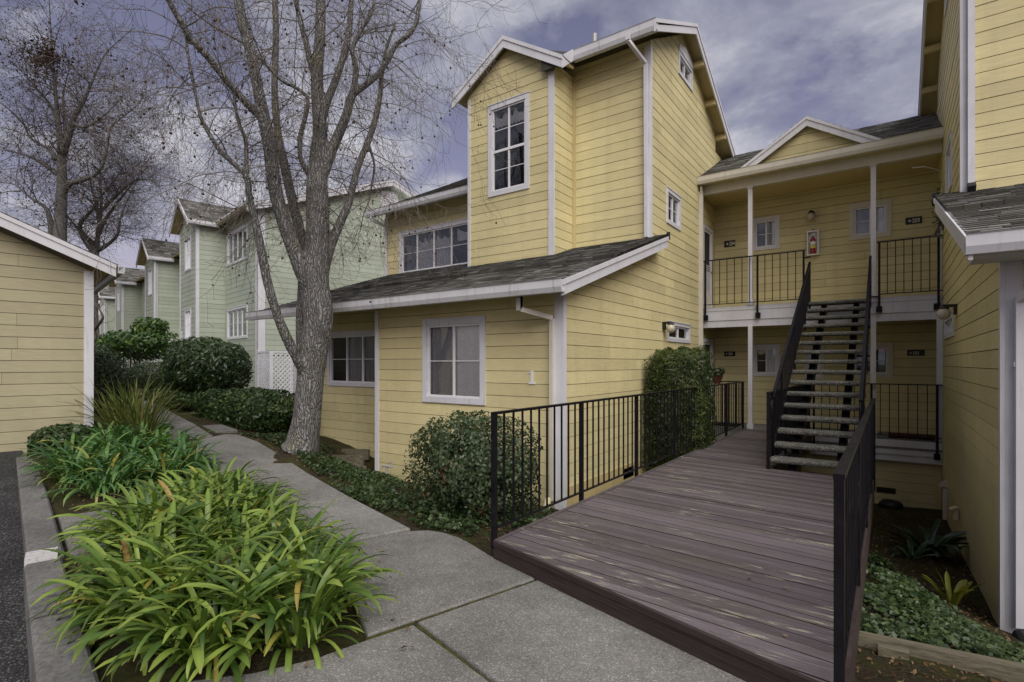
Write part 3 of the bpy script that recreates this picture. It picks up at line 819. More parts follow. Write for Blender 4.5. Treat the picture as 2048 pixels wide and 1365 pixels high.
def corner_boards(parent, specs, m='trim_white'):
    for F, a0, a1, z0, z1 in specs:
        mb = MB(); F.slab(mb, a0, a1, z0, z1, 0.0, 0.034); mb.obj('corner_board', m, parent)
def rake(parent, F, pts, h=0.20, o0=0.0, o1=0.03, m='trim_white', cap=True):
    """bargeboards: F plane, pts = top edge polyline (a,z)"""
    for (a, z), (b, y) in zip(pts[:-1], pts[1:]):
        mb = MB(); F.polyslab(mb, [(a, z), (b, y), (b, y - h), (a, z - h)], o0, o1)
        F.polyslab(mb, [(a, z + 0.004), (b, y + 0.004), (b, y - h * 0.32), (a, z - h * 0.32)], o1, o1 + 0.018)
        mb.obj('bargeboard', m, parent)
def downspout(parent, pts, w=0.075, m='trim_white'):
    mb = MB()
    for a, b in zip(pts[:-1], pts[1:]): mb.bar(a, b, w, w * 0.8, (0, 1, 0.001) if abs(a[1] - b[1]) < 1e-3 else (1, 0, 0.001))
    mb.obj('downspout', m, parent)

# ---- left block
LB = thing('apartment_building', 'yellow clapboard apartment block with tall bay tower, left of the wooden deck', 'building', (-5.7, 10, -.4))
Ff = Face((0, YF), (1, 0), (0, -1))
Fs = Face((XL, 0), (0, 1), (1, 0))
Fr = Face((0, 7.0), (1, 0), (0, -1))
Fb = Face((0, YB), (1, 0), (0, -1))
Fu = Face((0, YU), (1, 0), (0, -1))
BX0, BX1 = -7.58, -5.39
Fbs = Face((BX1, 0), (0, 1), (1, 0))
# low front wing
op1 = window(LB, Ff, -6.44, -5.085, 1.0, 2.375, 0.095, 2, 2, curtain=[('curtain_grey', 0.0, 0.5, 0.0, 1.0, 0.08), ('curtain_white', 0.5, 1.0, 0.0, 1.0, 0.08)])
siding_wall(LB, Ff, [[(-7.63, -.55), (XL, -.55), (XL, 2.74), (-7.63, 2.74)]], [op1], 'siding_yellow', ZS)
op2 = window(LB, Fr, -9.92, -8.15, 1.17, 2.30, 0.075, 3, 2, curtain=[('curtain_grey', 0.33, 1.0, 0.0, 1.0, 1.0)], cols_w=[0.34, 0.33, 0.33])
siding_wall(LB, Fr, [[(-11.1, -.5), (-7.60, -.5), (-7.60, 2.95), (-11.1, 2.95)]], [op2], 'siding_yellow', ZS + .02)
mb = MB(); mb.box(-7.62, -7.60, YF + .01, 7.0, -.5, 2.74); mb.obj('return_wall', 'siding_yellow', LB)
corner_boards(LB, [(Ff, -7.66, -7.565, -.55, 2.6), (Ff, XL - .12, XL + .0, -.6, 2.62)])
mb = MB(); Fs.slab(mb, YF - .036, YF + .05, -.6, 2.66, 0.001, .034); mb.obj('corner_board', 'trim_white', LB)
# court side wall: low wing + tower gable in one plane
RY, RZ = 11.68, 9.02
gab = [(YU, -.6), (YW, -.6), (YW, 7.75), (RY, 8.92), (YU, 7.82)]
op3 = window(LB, Fs, 10.58, 11.46, 4.52, 5.24, 0.075, 2, 2)
op4 = window(LB, Fs, 10.62, 12.12, 2.10, 2.51, 0.07, 2, 1, curtain=[('blind', 0.0, 1.0, 0.0, 1.0, 0.1)])
op5 = window(LB, Fs, 11.33, 12.30, 7.90, 8.40, 0.075, 2, 1)
def door(parent, F, a0, a1, z0, z1, name='door', screen=True, cw=0.085):
    c = MB(); F.slab(c, a0, a0 + cw, z0, z1, 0.0, 0.035); F.slab(c, a1 - cw, a1, z0, z1, 0, 0.035); F.slab(c, a0 + cw, a1 - cw, z1 - cw, z1, 0, 0.035)
    w = c.obj(name, 'trim_white', parent)
    i0, i1, j1 = a0 + cw, a1 - cw, z1 - cw
    d = MB(); F.slab(d, i0, i1, z0, j1, -0.06, -0.03); d.obj('leaf', 'door_white', w)
    if screen:
        s = MB(); t = 0.06
        F.slab(s, i0, i0 + t, z0 + .02, j1, -0.02, 0.01); F.slab(s, i1 - t, i1, z0 + .02, j1, -0.02, 0.01)
        F.slab(s, i0 + t, i1 - t, j1 - t, j1, -0.02, 0.01); F.slab(s, i0 + t, i1 - t, z0 + .02, z0 + .45, -0.02, 0.01)
        for k in range(3): F.slab(s, i0 + t, i1 - t, z0 + 1.0 + .05 * k, z0 + 1.022 + .05 * k, -0.016, 0.008)
        s.obj('screen_door_frame', 'vinyl_white', w)
        g = MB()
        n = 9
        for k in range(-n, n):
            a = i0 + t + (i1 - i0 - 2 * t) * (k / n); b = a + .5
            q = clip_convex([(a, z0 + .45), (a + .008, z0 + .45), (b + .008, z0 + .98), (b, z0 + .98)], [(i0 + t, z0 + .45), (i1 - t, z0 + .45), (i1 - t, z0 + .98), (i0 + t, z0 + .98)])
            if q: F.polyslab(g, q, -0.012, 0.0)
            q = clip_convex([(b, z0 + .45), (b + .008, z0 + .45), (a + .008, z0 + .98), (a, z0 + .98)], [(i0 + t, z0 + .45), (i1 - t, z0 + .45), (i1 - t, z0 + .98), (i0 + t, z0 + .98)])
            if q: F.polyslab(g, q, -0.012, 0.001)
        g.obj('door_grille', 'vinyl_white', w)
        s = MB(); s.quad(F.P(i0 + t, z0 + .45, -.017), F.P(i1 - t, z0 + .45, -.017), F.P(i1 - t, j1 - t, -.017), F.P(i0 + t, j1 - t, -.017))
        s.obj('insect_screen', 'screen_mesh', w)
        k = MB(); k.lathe(F.P(i1 - .03, z0 + .98, .03), [(0, -.02), (.016, -.012), (.02, 0), (.016, .012), (0, .02)], 8); k.obj('handle', 'bronze', w)
    return (a0 + 0.02, a1 - 0.02, z0, z1 - 0.02)
op6 = door(LB, Fs, 13.16, 14.02, 2.985, 5.06)
op7 = door(LB, Fs, 13.16, 14.05, .16, 2.26)
siding_wall(LB, Fs, [[(YF, -.6), (YU, -.6), (YU, low_z(YU) - .06), (YF, low_z(YF) - .06)], gab], [op3, op4, op5, op6, op7], 'siding_yellow', ZS)
# pointed gable window head over op5
mb = MB(); Fs.polyslab(mb, [(11.33, 8.40), (12.30, 8.40), (12.28, 8.54), (11.77, 8.66), (11.35, 8.54)], 0.012, .045); mb.obj('window_head', 'trim_white', LB)
mb = MB(); Fs.slab(mb, 12.83, 12.90, -.2, 5.75, 0.004, 0.05); mb.obj('corner_board', 'trim_cream', LB)
downspout(LB, [(XL + .08, 12.80, 5.86), (XL + .08, 12.86, 5.70), (XL + .075, 12.86, .2)], .06, 'trim_cream')
# upper fronts
opb = window(LB, Fb, -7.02, -5.96, 5.21, 7.16, 0.10, 2, 4, curtain=[('curtain_white', 0.0, 1.0, 0.80, 1.0, 1.0, 3)], sash_split=.48)
siding_wall(LB, Fb, [[(BX0, 3.5), (BX1, 3.5), (BX1, 7.52), ((BX0 + BX1) / 2, 8.26), (BX0, 7.52)]], [opb], 'siding_yellow', ZS)
siding_wall(LB, Fbs, [[(YB, 3.5), (YU, 3.5), (YU, 7.6), (YB, 7.6)]], [], 'siding_yellow', ZS)
siding_wall(LB, Fu, [[(BX1, 3.7), (XL, 3.7), (XL, 7.8), (BX1, 7.8)]], [], 'siding_yellow', ZS)
opl = window(LB, Fu, -10.64, -7.75, 3.97, 5.12, 0.085, 4, 2, curtain=[('curtain_grey', 0.03, 0.19, 0.0, 0.90, 1.0, 2), ('curtain_white', 0.20, 0.63, 0.0, 0.93, 0.9, 5), ('curtain_white', 0.70, 0.98, 0.62, 1.0, 0.6, 1)], cols_w=[0.20, 0.225, 0.225, 0.35])
siding_wall(LB, Fu, [[(-11.2, 3.7), (BX0 + .05, 3.7), (BX0 + .05, 5.72), (-11.2, 5.72)]], [opl], 'siding_yellow', ZS + .05)
mb = MB(); mb.box(BX0 + .002, BX0 + .05, YB + .02, YU + 3.8, 3.6, 7.5); mb.obj('return_wall', 'siding_yellow', LB)
mb = MB(); mb.box(-11.19, -11.12, YU + .02, 13.4, 3.6, 5.8); mb.obj('return_wall', 'siding_yellow', LB)
corner_boards(LB, [(Fb, BX0 - .01, BX0 + .06, 3.6, 7.46), (Fb, BX1 - .11, BX1 + .02, 3.72, 7.42), (Fu, XL - .10, XL + .0, 4.02, 7.72), (Fu, -11.22, -11.12, 3.85, 5.60)])
mb = MB(); Fs.slab(mb, YU - .036, YU + .05, 4.02, 7.74, .001, .034); mb.obj('corner_board', 'trim_white', LB)
mb = MB(); Fbs.slab(mb, YU - .05, YU - .02, 3.9, 7.55, .02, .045); Fu.slab(mb, BX1 + .045, BX1 + .08, 3.95, 7.6, .02, .04); mb.obj('corner_board', 'soffit_yellow', LB)
# flashing skirts where the walls meet the low roof
mb = MB(); Fb.slab(mb, BX0 - .02, BX1 + .06, low_z(YB) - .06, low_z(YB) + .10, 0.0, .024)
Fu.slab(mb, BX1 + .06, XL + .01, low_z(YU) - .08, low_z(YU) + .07, 0, .024); Fu.slab(mb, -11.2, BX0 - .02, low_z(YU) - .08, low_z(YU) - .01, 0, .026); mb.obj('base_trim', 'siding_yellow', LB)
# low roof
shingle_roof(LB, (-11.05, 5.93, 2.73), (1, 0, 0), sl, 11.05 - 3.42, 4.25, extra=1.72)
gutter(LB, (-11.12, 5.80, 2.735), (-3.40, 5.80, 2.735), (0, -1, 0), h=.17, d=.13)
Fo = Face((XL + .27, 0), (0, 1), (1, 0))
rake(LB, Fo, [(5.90, low_z(5.90) + .005), (9.86, low_z(9.86) + .005)], .20)
mb = MB(); Fo.slab(mb, 9.86, 9.90, 4.0, 4.14, 0, .06); mb.obj('flashing', 'felt_dark', LB)
mb = MB(); mb.prism([(XL, 5.93, 2.60), (XL + .27, 5.93, 2.60), (XL + .27, 9.8, 2.60 + PITCH * 3.87), (XL, 9.8, 2.6 + PITCH * 3.87)], [(XL, 5.93, 2.58), (XL + .27, 5.93, 2.58), (XL + .27, 9.8, 2.58 + PITCH * 3.87), (XL, 9.8, 2.58 + PITCH * 3.87)]); mb.obj('soffit', 'soffit_yellow', LB)
for (x, y, w) in ((-6.1, 8.45, .42), (-11.0, 9.1, .0), (-9.9, 8.55, .45)):
    if w:
        mb = MB(); z = low_z(y); mb.prism([(x - w / 2, y, z + .07), (x + w / 2, y, z + .07), (x + w / 2, y + .25, z + .12), (x - w / 2, y + .25, z + .12)], [(x - w / 2, y, z), (x + w / 2, y, z), (x + w / 2, y + .25, z + .07), (x - w / 2, y + .25, z + .07)])
        mb.obj('roof_vent', 'shingle', LB)
# upper left roof
shingle_roof(LB, (-11.45, 9.32, 5.72), (1, 0, 0), sl2, 4.0, 4.8)
gutter(LB, (-11.46, 9.20, 5.73), (BX0 - .02, 9.20, 5.73), (0, -1, 0), h=.17, d=.13)
downspout(LB, [(-11.25, 9.26, 5.56), (-11.25, 9.26, 5.50), (-11.12, 9.62, 5.36), (-11.12, 9.66, 3.92)], .07)
mb = MB(); mb.lathe((-9.2, 11.6, 6.85), [(.16, 0), (.16, .12), (.2, .14), (.1, .2), (0, .21)], 12); mb.obj('roof_vent', 'felt_dark', LB)
# tower main roof, ridge along X
shingle_roof(LB, (-7.9, 9.30, 7.84), (1, 0, 0), Vector((0, 1, .5)).normalized(), 4.48, 2.70)
shingle_roof(LB, (-7.9, 15.4, 7.22), (1, 0, 0), Vector((0, -1, .49)).normalized(), 4.48, 4.16)
gutter(LB, (-5.12, 9.19, 7.86), (XL + .31, 9.19, 7.86), (0, -1, 0), h=.2, d=.13)
rake(LB, Fo, [(9.20, 7.84), (RY, RZ + .02), (15.42, 7.24)], .22)
for q in (12.35, 13.35, 14.35, 15.1):
    z = RZ - .49 * (q - RY) - .10
    mb = MB(); mb.box(XL, XL + .27, q - .05, q + .05, z - .14, z - .02); mb.obj('outlooker', 'soffit_yellow', LB)
mb = MB(); mb.box(XL - .05, XL, YW, 15.3, -.6, 7.2); mb.obj('return_wall', 'siding_yellow', LB)
downspout(LB, [(XL - .20, 9.14, 7.72), (XL - .20, 9.14, 7.60), (XL - .045, 9.62, 7.34), (XL - .045, 9.655, 4.05)], .075)
# bay roof, ridge along Y
bxm, bw, bz = -6.5, 1.41, 8.40
bs = 0.615
shingle_roof(LB, (bxm - bw, 11.6, bz - bw * bs), (0, -1, 0), Vector((1, 0, bs)).normalized(), 2.83, bw * math.hypot(1, bs))
_lo = .75; _up = Vector((-1, 0, bs)).normalized(); _o2 = Vector((bxm + bw, 8.77, bz - bw * bs)) + _up * _lo
shingle_roof(LB, (bxm + bw, 8.77, bz - bw * bs), (0, 1, 0), _up, .46, _lo)
shingle_roof(LB, _o2, (0, 1, 0), _up, 2.83, bw * math.hypot(1, bs) - _lo)
Fbo = Face((0, 8.79), (1, 0), (0, -1))
rake(LB, Fbo, [(bxm - bw, bz - bw * bs + .01), (bxm, bz + .02), (bxm + bw, bz - bw * bs + .01)], .235)
mb = MB(); q = bxm + bw; mb.prism([(q - .04, 8.79, 7.56), (q + .0, 8.79, 7.56), (q + .0, 9.20, 7.87), (q - .04, 9.20, 7.87)], [(q - .04, 8.79, 7.32), (q + .0, 8.79, 7.32), (q + .0, 9.20, 7.64), (q - .04, 9.20, 7.64)]); mb.obj('fascia', 'trim_white', LB)
mb = MB(); mb.prism([(q - .5, 8.8, 7.84), (q - .02, 8.8, 7.545), (q - .02, 9.3, 7.86), (q - .5, 9.3, 7.95)], [(q - .5, 8.8, 7.4), (q - .02, 8.8, 7.4), (q - .02, 9.3, 7.66), (q - .5, 9.3, 7.66)]); mb.obj('cricket', 'shingle', LB)
mb = MB(); mb.tube([(-4.9, 9.75, 8.0), (-4.9, 9.75, 8.38)], .045, 8); mb.obj('vent_pipe', 'galvanised', LB)
# downspout at the front corner, number, tap, vents
downspout(LB, [(-4.18, 6.02, 2.60), (-4.18, 6.02, 2.40), (-3.86, 6.36, 2.28), (-3.86, 6.365, -.28)], .07, 'trim_cream')
mb = MB(); mb.box(-4.215, -4.145, 5.985, 6.055, 2.38, 2.575); mb.obj('downspout_outlet', 'galvanised', LB)
mb = MB(); Ff.slab(mb, -4.245, -4.205, 1.375, 1.53, .012, .03); Ff.slab(mb, -4.28, -4.165, 1.348, 1.375, .012, .031); Ff.polyslab(mb, [(-4.245, 1.53), (-4.205, 1.545), (-4.205, 1.53)], .012, .03); Ff.polyslab(mb, [(-4.275, 1.505), (-4.245, 1.515), (-4.245, 1.535), (-4.275, 1.52)], .012, .03)
mb.obj('house_number', 'vinyl_white', LB)
mb = MB(); Fs.slab(mb, 8.42, 8.86, -.34, -.16, .012, .03); mb.obj('crawl_vent', 'galvanised', LB)
mb = MB(); Fs.slab(mb, YF + .02, 12.8, -.6, -.10, .012, .03); mb.obj('skirt_board', 'soffit_yellow', LB)

# ---- right block (mirror image; only its near parts are in view)
RB = thing('apartment_building', 'yellow clapboard apartment block at the right edge with a grey low eave', 'building', (3.0, 10, -.8))
Gs = Face((XR, 0), (0, 1), (-1, 0))
gw1 = window(RB, Gs, 11.05, 12.1, 4.52, 5.40, 0.075, 2, 2)
gw2 = window(RB, Gs, 10.85, 12.35, 2.08, 2.45, 0.07, 2, 1)
gd1 = door(RB, Gs, 13.2, 14.05, 2.985, 5.06); gd2 = door(RB, Gs, 13.2, 14.05, .16, 2.26)
gw3 = window(RB, Gs, 11.33, 12.30, 7.90, 8.40, 0.075, 2, 1)
siding_wall(RB, Gs, [[(YF, -1.1), (YU, -1.4), (YU, low_z(YU) - .06), (YF, low_z(YF) - .06)], [(YU, -1.4), (YW, -1.5), (YW, 7.75), (RY, 8.92), (YU, 7.82)]], [gw1, gw2, gw3, gd1, gd2], 'siding_yellow', ZS + .06)
siding_wall(RB, Ff, [[(XR, -1.1), (3.4, -1.1), (3.4, 2.74), (XR, 2.74)]], [], 'siding_yellow', ZS + .06)
siding_wall(RB, Fu, [[(XR, 3.7), (3.2, 3.7), (3.2, 7.8), (XR, 7.8)]], [], 'siding_yellow', ZS + .02)
corner_boards(RB, [(Ff, XR + .0, XR + .115, -.95, 2.62), (Fu, XR + .0, XR + .11, 3.98, 7.75)])
mb = MB(); Gs.slab(mb, YF - .036, YF + .05, -.95, 2.66, .001, .036); mb.obj('corner_board', 'trim_white', RB)
mb = MB(); Gs.slab(mb, YU - .036, YU + .05, 4.05, 7.75, .001, .036); mb.obj('corner_board', 'trim_white', RB)
shingle_roof(RB, (XR - .30, 5.93, 2.73), (1, 0, 0), sl, 3.4, 4.25, extra=2.1)
gutter(RB, (XR - .32, 5.80, 2.735), (4.0, 5.80, 2.735), (0, -1, 0), h=.17, d=.13, m='trim_white')
Go = Face((XR - .27, 0), (0, 1), (-1, 0))
rake(RB, Go, [(5.86, low_z(5.86) + .005), (9.95, low_z(9.95) + .005)], .19)
mb = MB(); Go.slab(mb, 9.95, 10.0, 3.98, 4.16, 0, .06); mb.obj('flashing', 'felt_dark', RB)
mb = MB(); mb.prism([(XR, 5.93, 2.60), (XR - .27, 5.93, 2.60), (XR - .27, 9.9, 2.60 + PITCH * 3.97), (XR, 9.9, 2.6 + PITCH * 3.97)], [(XR, 5.93, 2.58), (XR - .27, 5.93, 2.58), (XR - .27, 9.9, 2.58 + PITCH * 3.97), (XR, 9.9, 2.58 + PITCH * 3.97)]); mb.obj('soffit', 'soffit_yellow', RB)
mb = MB(); mb.box(XR - .25, 3.9, 5.93, 6.41, 2.555, 2.575); mb.obj('soffit', 'trim_white', RB)
shingle_roof(RB, (XR - .30, 9.30, 7.84), (1, 0, 0), Vector((0, 1, .5)).normalized(), 4.4, 2.70)
shingle_roof(RB, (XR - .30, 15.4, 7.22), (1, 0, 0), Vector((0, -1, .49)).normalized(), 4.4, 4.16)
rake(RB, Go, [(9.20, 7.84), (RY, RZ + .02), (15.42, 7.24)], .22)
for q in (12.5, 13.5, 14.4, 15.1):
    z = RZ - .49 * (q - RY) - .10
    mb = MB(); mb.box(XR - .27, XR, q - .05, q + .05, z - .14, z - .02); mb.obj('outlooker', 'soffit_yellow', RB)
mb = MB(); mb.box(XR, XR + .05, YW, 15.3, -1.4, 7.2); mb.obj('return_wall', 'siding_yellow', RB)
downspout(RB, [(1.12, 5.90, 2.60), (1.12, 5.92, 2.42), (.93, 6.33, 2.20), (.93, 6.345, -.66)], .085)
mb = MB(); mb.box(.885, .975, 6.30, 6.39, 1.62, 1.66); mb.obj('strap', 'trim_white', RB)
downspout(RB, [(.92, 9.655, 7.6), (.92, 9.655, 4.12)], .075)
mb = MB(); mb.bar((.92, 9.66, 4.12), (.92, 9.58, 4.05), .09, .09); mb.obj('downspout_outlet', 'black_plastic', RB)
mb = MB(); Gs.slab(mb, YF + .02, YW, -1.6, -.9, -.05, .012); mb.obj('foundation', 'soffit_yellow', RB)
mb = MB(); mb.bar((XR - .05, 12.0, -.55), (XR - .05, 12.0, -1.1), .06, .08); mb.prism([(XR - .14, 11.95, -.50), (XR, 11.95, -.38), (XR, 12.05, -.38), (XR - .14, 12.05, -.50)], [(XR - .14, 11.95, -.53), (XR, 11.95, -.53), (XR, 12.05, -.53), (XR - .14, 12.05, -.53)]); mb.obj('drain_hood', 'trim_cream', RB)

# ---- connecting porch block
PB = thing('porch_building', 'two-storey porch with balcony joining the two yellow blocks behind the stairs', 'building', (XM, YP, .0))
Fw = Face((0, YW), (1, 0), (0, -1)); Fp = Face((0, YP), (1, 0), (0, -1))
ops = []
ops.append(window(PB, Fw, -2.80, -2.17, 1.33, 2.10, 0.075, 2, 2, curtain=[('blind', 0, .5, 0, 1, .6), ('curtain_white', .5, 1, 0, 1, 1.0)]))
ops.append(window(PB, Fw, -2.80, -2.18, 4.46, 5.25, 0.075, 2, 2, curtain=[('foil_film', .78, 1.0, .05, 1.0, .1), ('curtain_grey', .5, .8, 0, 1, .4)]))
ops.append(window(PB, Fw, -.745, .035, 4.45, 5.26, 0.10, 2, 2, 'trim_cream', curtain=[('blind', 0, .62, 0, 1, .3), ('foil_film', .66, 1.0, 0, 1.0, .5)]))
ops.append(window(PB, Fw, -.745, .06, 1.32, 2.09, 0.10, 2, 2, 'trim_cream', curtain=[('blind', 0, 1, 0, 1, .3)]))
ops.append(window(PB, Fw, -1.66, -1.25, 1.26, 2.04, 0.08, 1, 1, 'trim_cream', curtain=[('curtain_white', 0, 1, 0, 1, .1)]))
siding_wall(PB, Fw, [[(XL, -.2), (XR, -.2), (XR, 6.3), (XL, 6.3)]], ops, 'siding_yellow', ZS + .03)
# floors
mb = MB(); mb.box(XL + .02, XR - .02, 12.98, YW - .02, -.06, .14); mb.obj('porch_floor', 'concrete', PB)
mb = MB(); mb.box(XL + .02, XR - .02, 13.06, YW - .02, 2.80, 2.965); mb.obj('balcony_floor', 'soffit_yellow', PB)
mb = MB(); mb.box(XL + .02, XR - .02, 13.10, YW - .02, 5.74, 5.77); mb.obj('porch_ceiling', 'soffit_yellow', PB)
def trim(z0, z1, a, b, o, m='trim_white', name='fascia_board'):
    mb = MB(); Fp.slab(mb, a, b, z0, z1, o - .04, o); mb.obj(name, m, PB)
for a, b in ((XL + .02, -1.40), (-1.397, -.27), (-.267, XR - .02)):
    trim(2.885, 2.98, a, b, .045); trim(2.66, 2.882, a, b, .035); trim(2.50, 2.657, a, b, .015)
for a, b in ((-1.40, -.27), (-.267, XR - .02)):
    trim(-.012, .125, a, b, .075); trim(-.165, -.015, a, b, .06); trim(-.30, -.168, a, b, .03)
# skirt wall under the porch
Fk = Face((0, 13.16), (1, 0), (0, -1))
siding_wall(PB, Fk, [[(XL + .1, -1.7), (XR, -1.7), (XR, -.2), (XL + .1, -.2)]], [], 'siding_yellow', ZS - .02)
mb = MB(); Fk.slab(mb, -.22, .10, -.985, -.875, .015, .03); mb.obj('crawl_vent', 'bronze', PB)
mb = MB(); Fk.slab(mb, XR - .12, XR - .03, -1.5, -.3, .018, .04); mb.obj('corner_board', 'soffit_yellow', PB)
# posts, beam
def post(x, z0, z1, plinth=True):
    mb = MB(); mb.box(x - .045, x + .045, YP - .045, YP + .045, z0, z1)
    if plinth: mb.box(x - .065, x + .065, YP - .065, YP + .065, z0, z0 + .12)
    mb.obj('post', 'trim_white', PB)
for x in (-2.60, -.27):
    post(x, .14, 2.50); post(x, 2.98, 5.69)
post(XR - .06, .14, 2.5, False)
mb = MB(); Fp.slab(mb, XL + .02, XR - .02, 5.69, 5.94, -.07, .06); mb.obj('beam', 'trim_cream', PB)
for x in (-2.60, -.27):
    mb = MB(); Fp.slab(mb, x - .07, x + .07, 5.66, 5.76, -.075, .067); mb.obj('post_cap', 'trim_cream', PB)
gutter(PB, (XL + .02, 12.66, 6.055), (XR - .01, 12.66, 6.055), (0, -1, 0), h=.18, d=.13, m='trim_cream')
mb = MB(); mb.box(XL + .02, XR - .02, 12.79, 13.0, 5.90, 5.925); mb.obj('soffit', 'soffit_yellow', PB)
shingle_roof(PB, (XL + .01, 12.78, 6.06), (1, 0, 0), sl2, XR - XL - .02, 2.75)
mb = MB(); mb.box(XL, XR, 15.18, 15.24, 5, 7.28); mb.obj('rear_wall', 'siding_yellow', PB)
# little gable over the stairs
gzt, gs_, ghw, gy0 = 6.92, .62, 1.33, 12.82
Fg = Face((0, 12.95), (1, 0), (0, -1))
siding_wall(PB, Fg, [[(XM - ghw + .06, 6.13), (XM + ghw - .06, 6.13), (XM, gzt - .10)]], [], 'siding_yellow', ZS)
rake(PB, Face((0, gy0 + .02), (1, 0), (0, -1)), [(XM - ghw - .03, gzt - (ghw + .03) * gs_), (XM, gzt), (XM + ghw + .03, gzt - (ghw + .03) * gs_)], .20)
shingle_roof(PB, (XM - ghw, 14.9, gzt - ghw * gs_), (0, -1, 0), Vector((1, 0, gs_)).normalized(), 2.10, ghw * math.hypot(1, gs_))
shingle_roof(PB, (XM + ghw, 12.80, gzt - ghw * gs_), (0, 1, 0), Vector((-1, 0, gs_)).normalized(), 2.10, ghw * math.hypot(1, gs_))
mb = MB(); mb.tube([(XM + 1.8, 13.2, 5.55), (XM + 2.0, 13.1, 5.50), (XM + 2.26, 13.3, 5.42)], .008, 5); mb.obj('loose_wire', 'vinyl_white', PB)

# signs
def text_mesh(s, size, ext=0.002):
    c = bpy.data.curves.new('t', 'FONT'); c.body = s; c.size = size; c.extrude = ext; c.align_x = 'LEFT'; c.offset = size * 0.012
    o = bpy.data.objects.new('t', c); COL.objects.link(o)
    dg = bpy.context.evaluated_depsgraph_get(); dg.update()
    me = bpy.data.meshes.new_from_object(o.evaluated_get(dg))
    bpy.data.objects.remove(o); me.materials.clear(); me.materials.append(mat('plaque_letter')); return me
def plaque(s, x0, x1, z0, z1, lab):
    t = thing('number_plaque', lab, 'sign', ((x0 + x1) / 2, YW - .025, (z0 + z1) / 2), 'door number plaques')
    mb = MB(); Fw.slab(mb, x0, x1, z0, z1, .02, .034); mb.obj('board', 'plaque_black', t)
    h = z1 - z0; cx = x0 + h * .48; cz = (z0 + z1) / 2; r = h * .26
    e = MB()
    for k in range(4):
        a = math.pi / 2 * k
        p = [(cx + r * math.cos(a), cz + r * math.sin(a)), (cx + r * .38 * math.cos(a + .7), cz + r * .38 * math.sin(a + .7)), (cx + r * .12 * math.cos(a), cz + r * .12 * math.sin(a)), (cx + r * .38 * math.cos(a - .7), cz + r * .38 * math.sin(a - .7))]
        Fw.polyslab(e, p, .034, .037)
    e.obj('emblem', 'plaque_letter', t)
    me = text_mesh(s, h * .80)
    put('numerals', me, t, (x0 + h * .76, YW - .0355, z0 + h * .21), (R(90), 0, 0), (.74, 1, 1))
plaque('204', -3.475, -3.207, 4.64, 4.80, 'black plaque with pale numerals 204 beside the balcony screen door')
plaque('203', .28, .563, 4.65, 4.80, 'black plaque with pale numerals 203 right of the upper window')
plaque('103', .307, .605, 1.81, 1.935, 'black plaque with pale numerals 103 on the lower porch')
plaque('104', -3.475, -3.207, 1.83, 1.955, 'black plaque with pale numerals 104 beside the lower porch post')
# fire extinguisher cabinet
FX = thing('fire_extinguisher_cabinet', 'clear fronted cabinet with red fire extinguisher on the balcony wall', 'extinguisher', (-1.465, YW - .03, 4.19))
c = MB(); x0, x1, z0, z1 = -1.585, -1.345, 4.19, 4.76
Fw.slab(c, x0, x1, z0, z1, .02, .03)
for a in ((x0, x0 + .022, z0, z1), (x1 - .022, x1, z0, z1), (x0 + .022, x1 - .022, z0, z0 + .022), (x0 + .022, x1 - .022, z1 - .03, z1)): Fw.slab(c, *a, .03, .15)
c.obj('case', 'white_plastic', FX)
c = MB(); c.lathe((-1.465, YW - .10, z0 + .025), [(0, 0), (.055, 0), (.06, .02), (.06, .13), (.06, .31), (.045, .36), (.02, .39), (.02, .42), (0, .42)], 14); c.obj('cylinder', 'red_paint', FX, True)
c = MB(); c.lathe((-1.465, YW - .10, z0 + .16), [(.0612, 0), (.0612, .075)], 14); c.obj('instruction_label', 'label_yellow', FX, True)
c = MB(); c.lathe((-1.465, YW - .10, z0 + .24), [(.0612, 0), (.0612, .07), (.050, .115), (.03, .14)], 14); c.obj('brand_label', 'white_plastic', FX, True)
c = MB(); c.bar((-1.465, YW - .10, z0 + .45), (-1.41, YW - .13, z0 + .49), .02, .02); c.bar((-1.465, YW - .10, z0 + .44), (-1.465, YW - .10, z0 + .52), .022, .022); c.tube([(-1.47, YW - .11, z0 + .46), (-1.54, YW - .11, z0 + .44), (-1.55, YW - .11, z0 + .30)], .011, 6); c.obj('valve', 'white_plastic', FX)
c = MB(); c.bar((-1.465, YW - .09, z1), (-1.465, YW - .09, z1 + .04), .03, .03); c.obj('latch', 'black_plastic', FX)
# lamps
def wall_lamp(pos, n, lab):
    t = thing('wall_lamp', lab, 'lamp', pos, 'porch wall lamps')
    p = Vector(pos); n = Vector(n)
    mb = MB(); mb.bar(p + n * .0 + Vector((0, 0, 0)), p + n * .035, .13, .15); mb.obj('back_plate', 'bronze', t)
    mb = MB(); mb.bar(p + Vector((0, 0, .06)), p + n * .17 + Vector((0, 0, .06)), .05, .045); mb.lathe(p + n * .15, [(.05, .06), (.065, .03), (.06, .01)], 12); mb.obj('arm', 'bronze', t)
    mb = MB(); mb.lathe(p + n * .15, [(.055, .02), (.082, -.02), (.09, -.06), (.075, -.11), (.04, -.14), (0, -.148)], 16); mb.obj('globe', 'lamp_globe', t, True)
    mb = MB(); mb.lathe(p + n * .15, [(.0, -.01), (.022, -.03), (.026, -.06), (.012, -.085), (0, -.09)], 10); mb.obj('bulb', 'white_plastic', t, True)
wall_lamp((XL + .02, 10.40, 2.40), (1, 0, 0), 'brass and glass globe lamp beside the small left court window')
wall_lamp((XR - .02, 10.35, 2.46), (-1, 0, 0), 'globe lamp on a black bracket on the right court wall')
wall_lamp((-1.50, YW - .02, 5.15), (0, -1, 0), 'small dark globe lamp above the extinguisher on the balcony wall')

